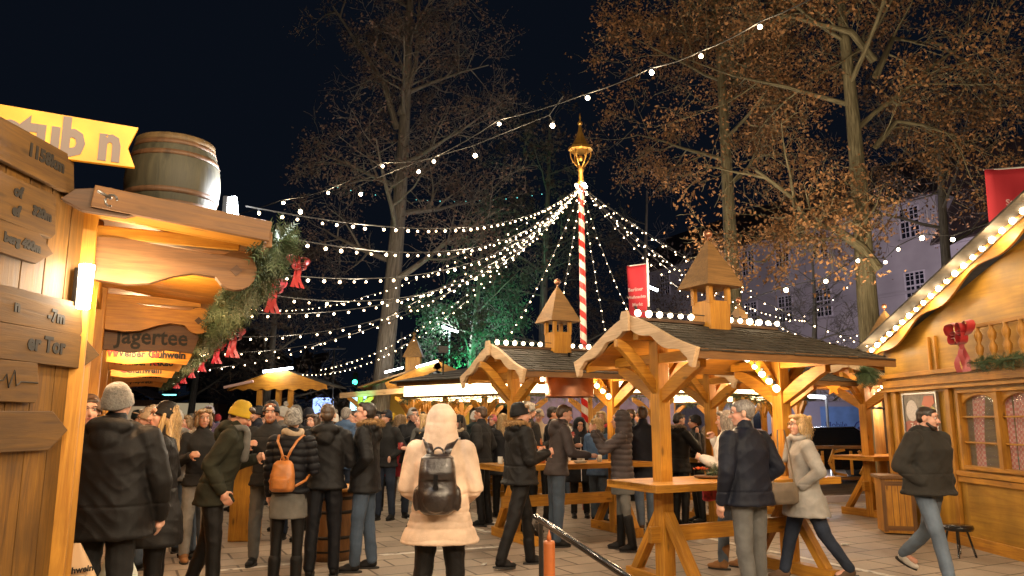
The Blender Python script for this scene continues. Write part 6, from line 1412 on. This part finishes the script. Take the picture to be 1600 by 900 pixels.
# --- around the pavilion tables
person(812, 8.7, 20, 'person in black round hat and black parka with golden fur collar by the middle table', 1.80, 'black', .86, 'black', 'black', arms=('hold', 'hold'), hat=('beanie', 'black'), hs='short', hair='fair', fur='gold', hood='b', puff=.024, stride=(-16, 17), knees=(4, 12), head=(-12, 6), boots=1, width=1.05)
person(866, 10.1, 12, 'short-haired man in dark jacket and jeans looking down at the middle table', 1.80, 'taupe', .86, 'jean', 'black', arms=('table', 'hold'), hair='brown', hs='short', lean=9, head=(0, 16), hood='b', width=1.05, x_off=.02)
person(830, 10.9, 30, 'grey-capped man standing behind the black round hat', 1.84, 'charcoal', .86, 'black', arms=('hold', 'pocket'), hat=('cap', 'grey'), hair='grey', x_off=-.05)
person(905, 12.9, 272, 'smiling woman in black hooded coat with white zip behind the orange candle', 1.62, 'ink', .62, 'black', 'black', arms=('hold', 'hold'), hair='dark', hs=None, hoodup=1, zipc='white', head=(0, 10), lean=6)
person(940, 13.6, 250, 'blonde woman with red scarf in teal jacket facing the pole', 1.74, 'teal', .84, 'jean', arms=('hold', 'pocket'), hair='blond', hs='bob', scarf='red')
pk = person(968, 9.75, 168, 'woman in mauve quilted jacket with hood up lifting a phone', 1.70, 'taupe', .88, 'grey', 'black', arms=('lift', 'lift'), hoodup=1, fur=None, hs='short', quilt=.07, puff=.012, skirt=('grey', .70), boots=2, slim=.95, stride=(5, -6), head=(0, -3), x_off=.02)
hm_ = W2(pk, (pk['wr'][0] + pk['wr'][1]) / 2 + Vector((0, .07, .09))); t = thing('mobile_phone', 'dark mobile phone held up by the hooded woman', 'phone', hm_, R(168 - 90)); b = MB(); b.box((0, 0, 0), (.15, .009, .075)); b.build('case', M['black_tube'], t, .003); b = MB(); b.box((0, -.0055, 0), (.14, .001, .066)); b.build('screen', plain('phone_screen', (.05, .05, .07), .2, emis=(.7, .6, .5), estr=.5), t)
person(1004, 11.6, 95, 'man seen from behind in dark navy coat between hooded woman and pavilion post', 1.80, 'navy', .70, 'ljean', 'brown', arms=('hold', 'down'), hair='brown', hs='short', width=1.05, stride=(10, -12))
person(1060, 11.9, 25, 'young man in black jacket with brown fur hood drinking at the rear table', 1.70, 'black', .82, 'black', arms=('drink', 'hold'), hair='dark', hs='short', fur='grey', hood='b', head=(0, 14))
person(1086, 12.3, 185, 'person in black jacket facing left at the rear table', 1.66, 'black', .86, 'black', arms=('hold', 'hold'), hair='dark', hs='short', hat=('beanie', 'black'))
# --- right
p = person(1163, 6.75, 122, 'grey-haired man in navy winter jacket with his hand hanging, seen from behind', 1.77, 'navy', .86, 'gjean', 'brown', arms=('pocket', ((.26, -.06, -1), (.02, .26, -1))), hair='grey', hs='buzz', head=(42, 2), glasses=True, puff=.016, width=1.12, splay=.01, headrow=660, stride=(3, -5))
person(1133, 8.6, 150, 'woman in cream wool coat and jeans behind the navy jacket, tan boots', 1.70, 'white', .86, 'ljean', 'tan', arms=('drink', 'hold'), hair='grey', hs='bob', boots=1, stride=(-4, 8), puff=.02, x_off=.02)
handbag(Wp(1108, 752, 8.35), 1.0, 'red and cream patterned handbag hanging beside the nearest table', plain('red_patterned_fabric', (.45, .03, .05), .6, var=.7, vscale=16), (.26, .12, .20))
p = person(1250, 7.95, 176, 'blonde woman in grey wool coat and fluffy scarf walking left', 1.68, 'lgrey', .66, 'djean', 'brown', arms=('pocket', 'pocket'), hair='blond', hs='bob', scarf='lgrey', stride=(18, -19), knees=(5, 14), glasses=True, head=(8, -3), puff=.012)
handbag(Wp(1224, 752, 7.72), .2, 'soft grey-brown shoulder bag carried by the woman in the grey coat', plain('taupe_suede', (.13, .10, .07), .75, 0, .3, 80, var=.3), (.30, .13, .22), strap=[Vector((-.03, .03, .20)), Vector((.02, .09, .50)), Vector((.10, .10, .50)), Vector((.12, .05, .20))], name='shoulder_bag')
person(1440, 7.85, 296, 'short-haired bearded man in dark grey parka and faded jeans striding right', 1.76, fabric('parka_grey', (.016, .015, .013), .85, var=.4, sheen=0), .85, fabric_jean if 0 else 'ljean', 'white', arms=('pocket', 'pocket'), hair='dark', hs='buzz', beard='dark', stride=(18, -17), knees=(6, 30), lean=4, head=(22, 6), hood='b', puff=.036, width=1.16, scarf=None)
# bags on the ground by the first man
for (px, py, Y, m, lb, s_) in ((119, 862, 4.85, (.62, .42, .24), 'beige paper bag with two lines of print at the foot of the stall post', .30), (187, 850, 5.5, (.62, .66, .60), 'pale carrier bag with a dark label between the legs of the grey beanie man', .26)):
    c = Wp(px, py, Y); t = thing('carrier_bag', lb, 'bag', c, .3); b = MB(); h = .42; V = []
    b.loft_ = None; n = 20; V = []; fs = []
    secs = [(-.42, .15, .05), (-.40, .16, .06), (-.2, .15, .055), (-.06, .08, .03), (.05, .02, .012)]
    for z, hx, hy in secs:
        for j in range(n): a = 2 * math.pi * j / n; V.append((hx * math.copysign(abs(math.cos(a)) ** .7, math.cos(a)) * s_ / .3, hy * math.sin(a) + .006 * math.sin(j * 2.1 + z * 20), z))
    for i in range(len(secs) - 1):
        for j in range(n): fs.append((i * n + j, i * n + (j + 1) % n, (i + 1) * n + (j + 1) % n, (i + 1) * n + j))
    fs.append(tuple(range(n - 1, -1, -1))); b.add(V, fs, smooth=True); b.build('bag_body', plain('bag_paper', m, .6, 0, .2, 20), t)
    if m[2] < .3:
        text('Glühwein', .05, (0.02, -.062, -.10), (1, 0, .12), (0, 0, 1), M['ink'], t, bold=.002); text('am Markt', .045, (0.02, -.064, -.16), (1, 0, .12), (0, 0, 1), M['ink'], t, bold=.002)
    else: b = MB(); b.box((-.03, -.048, -.06), (.07, .012, .10)); b.build('label', fab('green'), t)
# barrel table and yellow column
t = thing('barrel_table', 'varnished orange-brown barrel used as a standing table behind the black jacket', 'barrel', (Wp(520, 800, 9.2).x, 9.2, 0)); b = MB(); b.lathe([(.24 + .055 * math.sin(math.pi * i / 12), .78 * i / 12) for i in range(13)], 28); b.build('staves', M['pine_brown'], t)
for z in (.10, .25, .53, .68): b = MB(); r_ = .24 + .055 * math.sin(math.pi * z / .78) + .004; b.lathe([(r_ - .004, z), (r_, z), (r_, z + .035), (r_ - .004, z + .035)], 28); b.build('hoop', M['iron'], t)
b = MB(); b.lathe([(.02, .78), (.36, .78), (.37, .80), (.36, .82), (.02, .82)], 30); b.build('tabletop', M['pine'], t)
t = thing('standing_table', 'yellow wooden standing table behind the bearded man', 'table', (Wp(388, 740, 10.6).x, 10.6, 0)); b = MB(); b.box((0, 0, .52), (.34, .34, 1.04)); b.build('column', M['pine'], t, .01); b = MB(); b.lathe([(.02, 1.04), (.36, 1.04), (.37, 1.06), (.36, 1.085), (.02, 1.085)], 26); b.build('tabletop', M['pine'], t)
# --- middle distance and far crowd: px, Y, facing, coat, legs, hat, hair, style, H, extra, label
CR = [
 (742, 14.2, 92, 'teal', 'gjean', ('beanie', 'white'), 'blond', 'short', 1.74, dict(hood='b', hem=.62, puff=.02, arms=('hold', 'hold')), 'woman seen from behind in dark teal hooded coat and white hat'),
 (626, 13.4, 95, 'red', 'brown', None, 'fair', 'bob', 1.68, dict(fur='grey', hem=.66, arms=('hold', 'down')), 'person seen from behind in bright red coat with fur hood'),
 (661, 11.6, 200, 'black', 'black', None, 'blond', 'long', 1.68, dict(hem=.84, arms=('hold', 'hold'), scarf='grey'), 'woman with long blonde hair in black jacket left of the cream coat'),
 (541, 11.8, 85, 'blue', 'djean', None, 'grey', 'short', 1.78, dict(hood='b', arms=('hold', 'hold')), 'grey-haired man in blue jacket seen from behind'),
 (556, 12.9, 200, 'beige', 'black', None, 'brown', 'short', 1.72, {}, 'man in beige coat beside the blue jacket'),
 (490, 11.4, 240, 'beige', 'black', None, 'brown', 'bob', 1.68, {}, 'woman in beige coat between the grey knit hat and the black jacket'),
 (403, 12.0, 215, 'navy', 'black', ('cap', 'black'), 'dark', 'short', 1.80, dict(arms=('hold', 'pocket')), 'man in dark cap and navy coat left of the bearded man'),
 (441, 11.5, 200, 'grey', 'black', ('pom', 'lgrey', 'white'), 'blond', 'short', 1.78, {}, 'person in grey hat with white pompom behind the bearded man'),
 (462, 10.6, 260, 'charcoal', 'djean', ('beanie', 'grey'), 'brown', 'short', 1.78, {}, 'man in plain grey beanie behind the bearded man'),
 (326, 13.2, 290, 'purple', 'black', ('beanie', 'lilac'), 'brown', 'short', 1.82, {}, 'tall person in lilac beanie and purple coat'),
 (292, 12.0, 240, 'pink', 'djean', None, 'fair', 'bob', 1.66, {}, 'woman in pink coat behind the smiling dark-haired woman'),
 (275, 9.6, 95, 'lgrey', 'jean', ('beanie', 'lgrey'), 'grey', 'short', 1.72, dict(hood='b'), 'person in pale grey hooded jacket and jeans behind the blonde woman'),
 (232, 8.6, 200, 'brown', 'jean', ('cap', 'beige'), 'grey', 'short', 1.72, {}, 'man in beige cap between the grey and black beanies'),
 (300, 15.5, 100, 'charcoal', 'black', ('beanie', 'grey'), 'dark', 'short', 1.7, {}, 'distant person in grey beanie left of the lilac beanie'),
 (158, 11.5, 60, 'red', 'black', ('pom', 'red', 'white'), 'brown', 'short', 1.68, {}, 'child-sized guest in red hat with white pompom at the left stall'),
 (150, 9.0, 30, 'beige', 'jean', None, 'blond', 'bob', 1.66, dict(arms=('hold', 'hold')), 'blonde guest ordering at the left stall counter'),
 (365, 16.5, 180, 'navy', 'black', None, 'dark', 'short', 1.76, {}, 'distant man in navy behind the yellow hat'),
 (590, 16.0, 120, 'black', 'black', ('beanie', 'charcoal'), 'dark', 'short', 1.76, {}, 'distant man in charcoal beanie behind the fur-hooded parka'),
 (604, 12.6, 250, 'charcoal', 'djean', ('cap', 'navy'), 'dark', 'short', 1.74, {}, 'man in navy cap between the fur parka and the red coat'),
 (642, 15.6, 270, 'lgrey', 'jean', ('cap', 'white'), 'brown', 'short', 1.75, {}, 'man in white cap under the gabled stall'),
 (672, 14.5, 285, 'grey', 'black', None, 'blond', 'long', 1.70, dict(glasses=True), 'blonde woman in grey with glasses left of the cream hood'),
 (718, 12.7, 215, 'black', 'black', ('beanie', 'black'), 'brown', 'long', 1.66, dict(scarf='beige'), 'dark-haired woman close behind the cream coat'),
 (716, 16.0, 265, 'pink', 'jean', None, 'fair', 'bob', 1.70, {}, 'distant fair-haired woman right of the cream hood'),
 (770, 15.8, 250, 'black', 'jean', ('beanie', 'pink'), 'fair', 'short', 1.68, {}, 'distant person in bright pink hat right of the teal coat'),
 (786, 13.0, 110, 'ink', 'black', None, 'blond', 'long', 1.70, dict(hem=.7), 'woman with long blonde hair in black coat beside the black round hat'),
 (758, 17.2, 200, 'blue', 'jean', ('cap', 'blue'), 'brown', 'short', 1.74, {}, 'distant man in blue cap at the bar'),
 (842, 14.2, 270, 'beige', 'black', ('cap', 'beige'), 'grey', 'short', 1.78, dict(glasses=True), 'man in beige flat cap behind the middle table'),
 (880, 15.2, 210, 'white', 'jean', ('beanie', 'pink'), 'blond', 'short', 1.70, dict(hood='b', fur='grey'), 'person in pink hat and white fur-hooded jacket left of the pole'),
 (864, 12.2, 340, 'ink', 'black', None, 'dark', 'short', 1.80, {}, 'tall dark-haired man behind the man looking down'),
 (933, 12.3, 60, 'blue', 'jean', None, 'blond', 'bob', 1.62, dict(arms=('hold', 'hold')), 'fair-haired woman in blue-grey jacket right of the pole'),
 (926, 16.4, 230, 'lgrey', 'jean', None, 'grey', 'bob', 1.72, dict(scarf='red'), 'distant grey-haired woman at the bar behind the pole'),
 (986, 15.6, 180, 'charcoal', 'black', None, 'brown', 'short', 1.80, {}, 'distant man in charcoal coat behind the hooded woman'),
 (1038, 15.3, 90, 'black', 'black', ('beanie', 'black'), 'dark', 'short', 1.70, {}, 'distant person in black beanie right of the nearest post'),
 (1110, 14.0, 200, 'brown', 'djean', None, 'brown', 'short', 1.74, {}, 'distant man in brown jacket behind the cream wool coat'),
 (575, 20.0, 200, 'navy', 'black', None, 'dark', 'short', 1.76, {}, 'far man in navy coat near the white booth'),
 (500, 17.0, 220, 'charcoal', 'black', None, 'brown', 'short', 1.74, {}, 'far brown-haired man above the black jacket'),
 (455, 18.5, 100, 'lgrey', 'jean', ('pom', 'grey', 'white'), 'dark', 'short', 1.76, {}, 'far person in grey pompom hat near the kiosk'),
 (385, 19.5, 260, 'red', 'black', ('beanie', 'charcoal'), 'dark', 'short', 1.76, {}, 'far person in red jacket and charcoal beanie near the kiosk'),
 (340, 20.0, 80, 'blue', 'black', ('cap', 'red'), 'fair', 'short', 1.72, {}, 'far man in blue coat and red cap at the left'),
 (255, 17.5, 120, 'purple', 'jean', None, 'dark', 'bob', 1.68, {}, 'far woman in purple at the left of the square'),
 (272, 21.0, 270, 'white', 'jean', None, 'blond', 'bob', 1.70, {}, 'far blonde woman in a white jacket at the left'),
 (215, 14.0, 20, 'charcoal', 'djean', ('beanie', 'teal'), 'dark', 'short', 1.76, {}, 'man in teal beanie queueing at the left stall'),
 (310, 24.0, 200, 'teal', 'black', None, 'brown', 'short', 1.78, {}, 'very far man in teal coat at the left'),
 (420, 24.5, 120, 'black', 'black', None, 'fair', 'bob', 1.70, {}, 'very far woman in black right behind the kiosk counter'),
 (535, 23.5, 300, 'pink', 'jean', ('beanie', 'white'), 'fair', 'short', 1.68, {}, 'very far person in white beanie and pink coat'),
 (612, 19.0, 160, 'olive', 'black', ('beanie', 'mustard'), 'brown', 'short', 1.74, {}, 'far person in mustard beanie near the gabled stall'),
 (660, 20.0, 250, 'blue', 'black', ('cap', 'teal'), 'dark', 'short', 1.78, {}, 'far man in blue jacket under the gabled stall'),
 (815, 17.2, 240, 'red', 'black', None, 'brown', 'long', 1.68, {}, 'far brown-haired woman in red at the bar'),
 (1000, 17.5, 200, 'olive', 'jean', None, 'dark', 'short', 1.76, {}, 'far dark-haired man in olive at the bar'),
 (483, 12.6, 100, 'navy', 'black', ('beanie', 'navy'), 'brown', 'short', 1.78, {}, 'man in navy beanie and navy coat behind the tan backpack'),
 (373, 13.8, 200, 'grey', 'djean', None, 'blond', 'long', 1.70, {}, 'woman with long fair hair in grey coat behind the stooping figure'),
 (415, 14.8, 265, 'brown', 'black', None, 'dark', 'bob', 1.70, dict(scarf='white'), 'dark-haired woman in brown coat and white scarf behind the bearded man'),
 (521, 14.3, 180, 'charcoal', 'jean', ('pom', 'white', 'white'), 'fair', 'short', 1.70, {}, 'woman in white pompom hat between the black jacket and the blue one'),
 (238, 11.2, 210, 'green', 'jean', ('beanie', 'beige'), 'brown', 'short', 1.80, {}, 'man in green coat and beige beanie behind the black-beanied blonde'),
 (590, 13.9, 255, 'beige', 'black', None, 'dark', 'long', 1.69, dict(scarf='red'), 'dark-haired woman in beige coat and red scarf behind the fur-hooded parka'),
 (645, 13.0, 300, 'ink', 'djean', ('beanie', 'lgrey'), 'brown', 'short', 1.78, {}, 'man in light grey beanie facing the viewer left of the cream coat'),
 (752, 12.0, 160, 'charcoal', 'black', None, 'brown', 'short', 1.80, {}, 'brown-haired man in charcoal coat left of the table trestle'),
 (1275, 8.9, 30, 'black', 'black', ('beanie', 'black'), 'dark', 'short', .02, {}, '')]
for (px, Y, fc, co, lg, ht, hr_, hs_, H_, ex, lb) in CR:
    if H_ < 1: continue
    kw = dict(stride=(rng.uniform(-6, 6), rng.uniform(-6, 6)), head=(rng.uniform(-15, 15), rng.uniform(-2, 8)), arms=rng.choice([('hold', 'pocket'), ('hold', 'hold'), ('pocket', 'pocket'), ('hold2', 'down')]), width=rng.uniform(.95, 1.06), puff=rng.uniform(.004, .02), hem=rng.choice([.84, .86, .78]))
    kw.update(ex); pp = person(px, Y, fc, lb, H_, co, legs=lg, hat=ht, hair=hr_, hs=hs_, grp='guests standing on the square', **kw)
    if kw['arms'][0] in ('hold', 'hold2') and Y < 17.5:
        q = W2(pp, pp['wr'][0] + pp['fd'][0] * .085 + Vector((-.03, 0, -.03))); mug(q, 'mug held by the ' + ' '.join(lb.split()[:9]), M['mugw'] if rng.random() < .5 else M['china'], .04, .10)
for (px, py, lb) in ((757, 884, 'crumpled white napkin on the paving left of the black boot'), (640, 812, 'scrap of paper on the paving behind the cream coat'), (1320, 852, 'flattened paper cup on the paving left of the striding man')):
    q = Gp(px, py); b = MB(); r_ = random.Random(px); V = [(r_.uniform(-.05, .05), r_.uniform(-.04, .04), r_.uniform(.004, .03)) for _ in range(14)]
    b.add(V, [(i, (i + 3) % 14, (i + 7) % 14) for i in range(14)] + [(i, (i + 1) % 14, (i + 5) % 14) for i in range(14)]); o = b.build('paper_scrap', M['white']); o.location = q; tag(o, lb, 'litter')
flush()
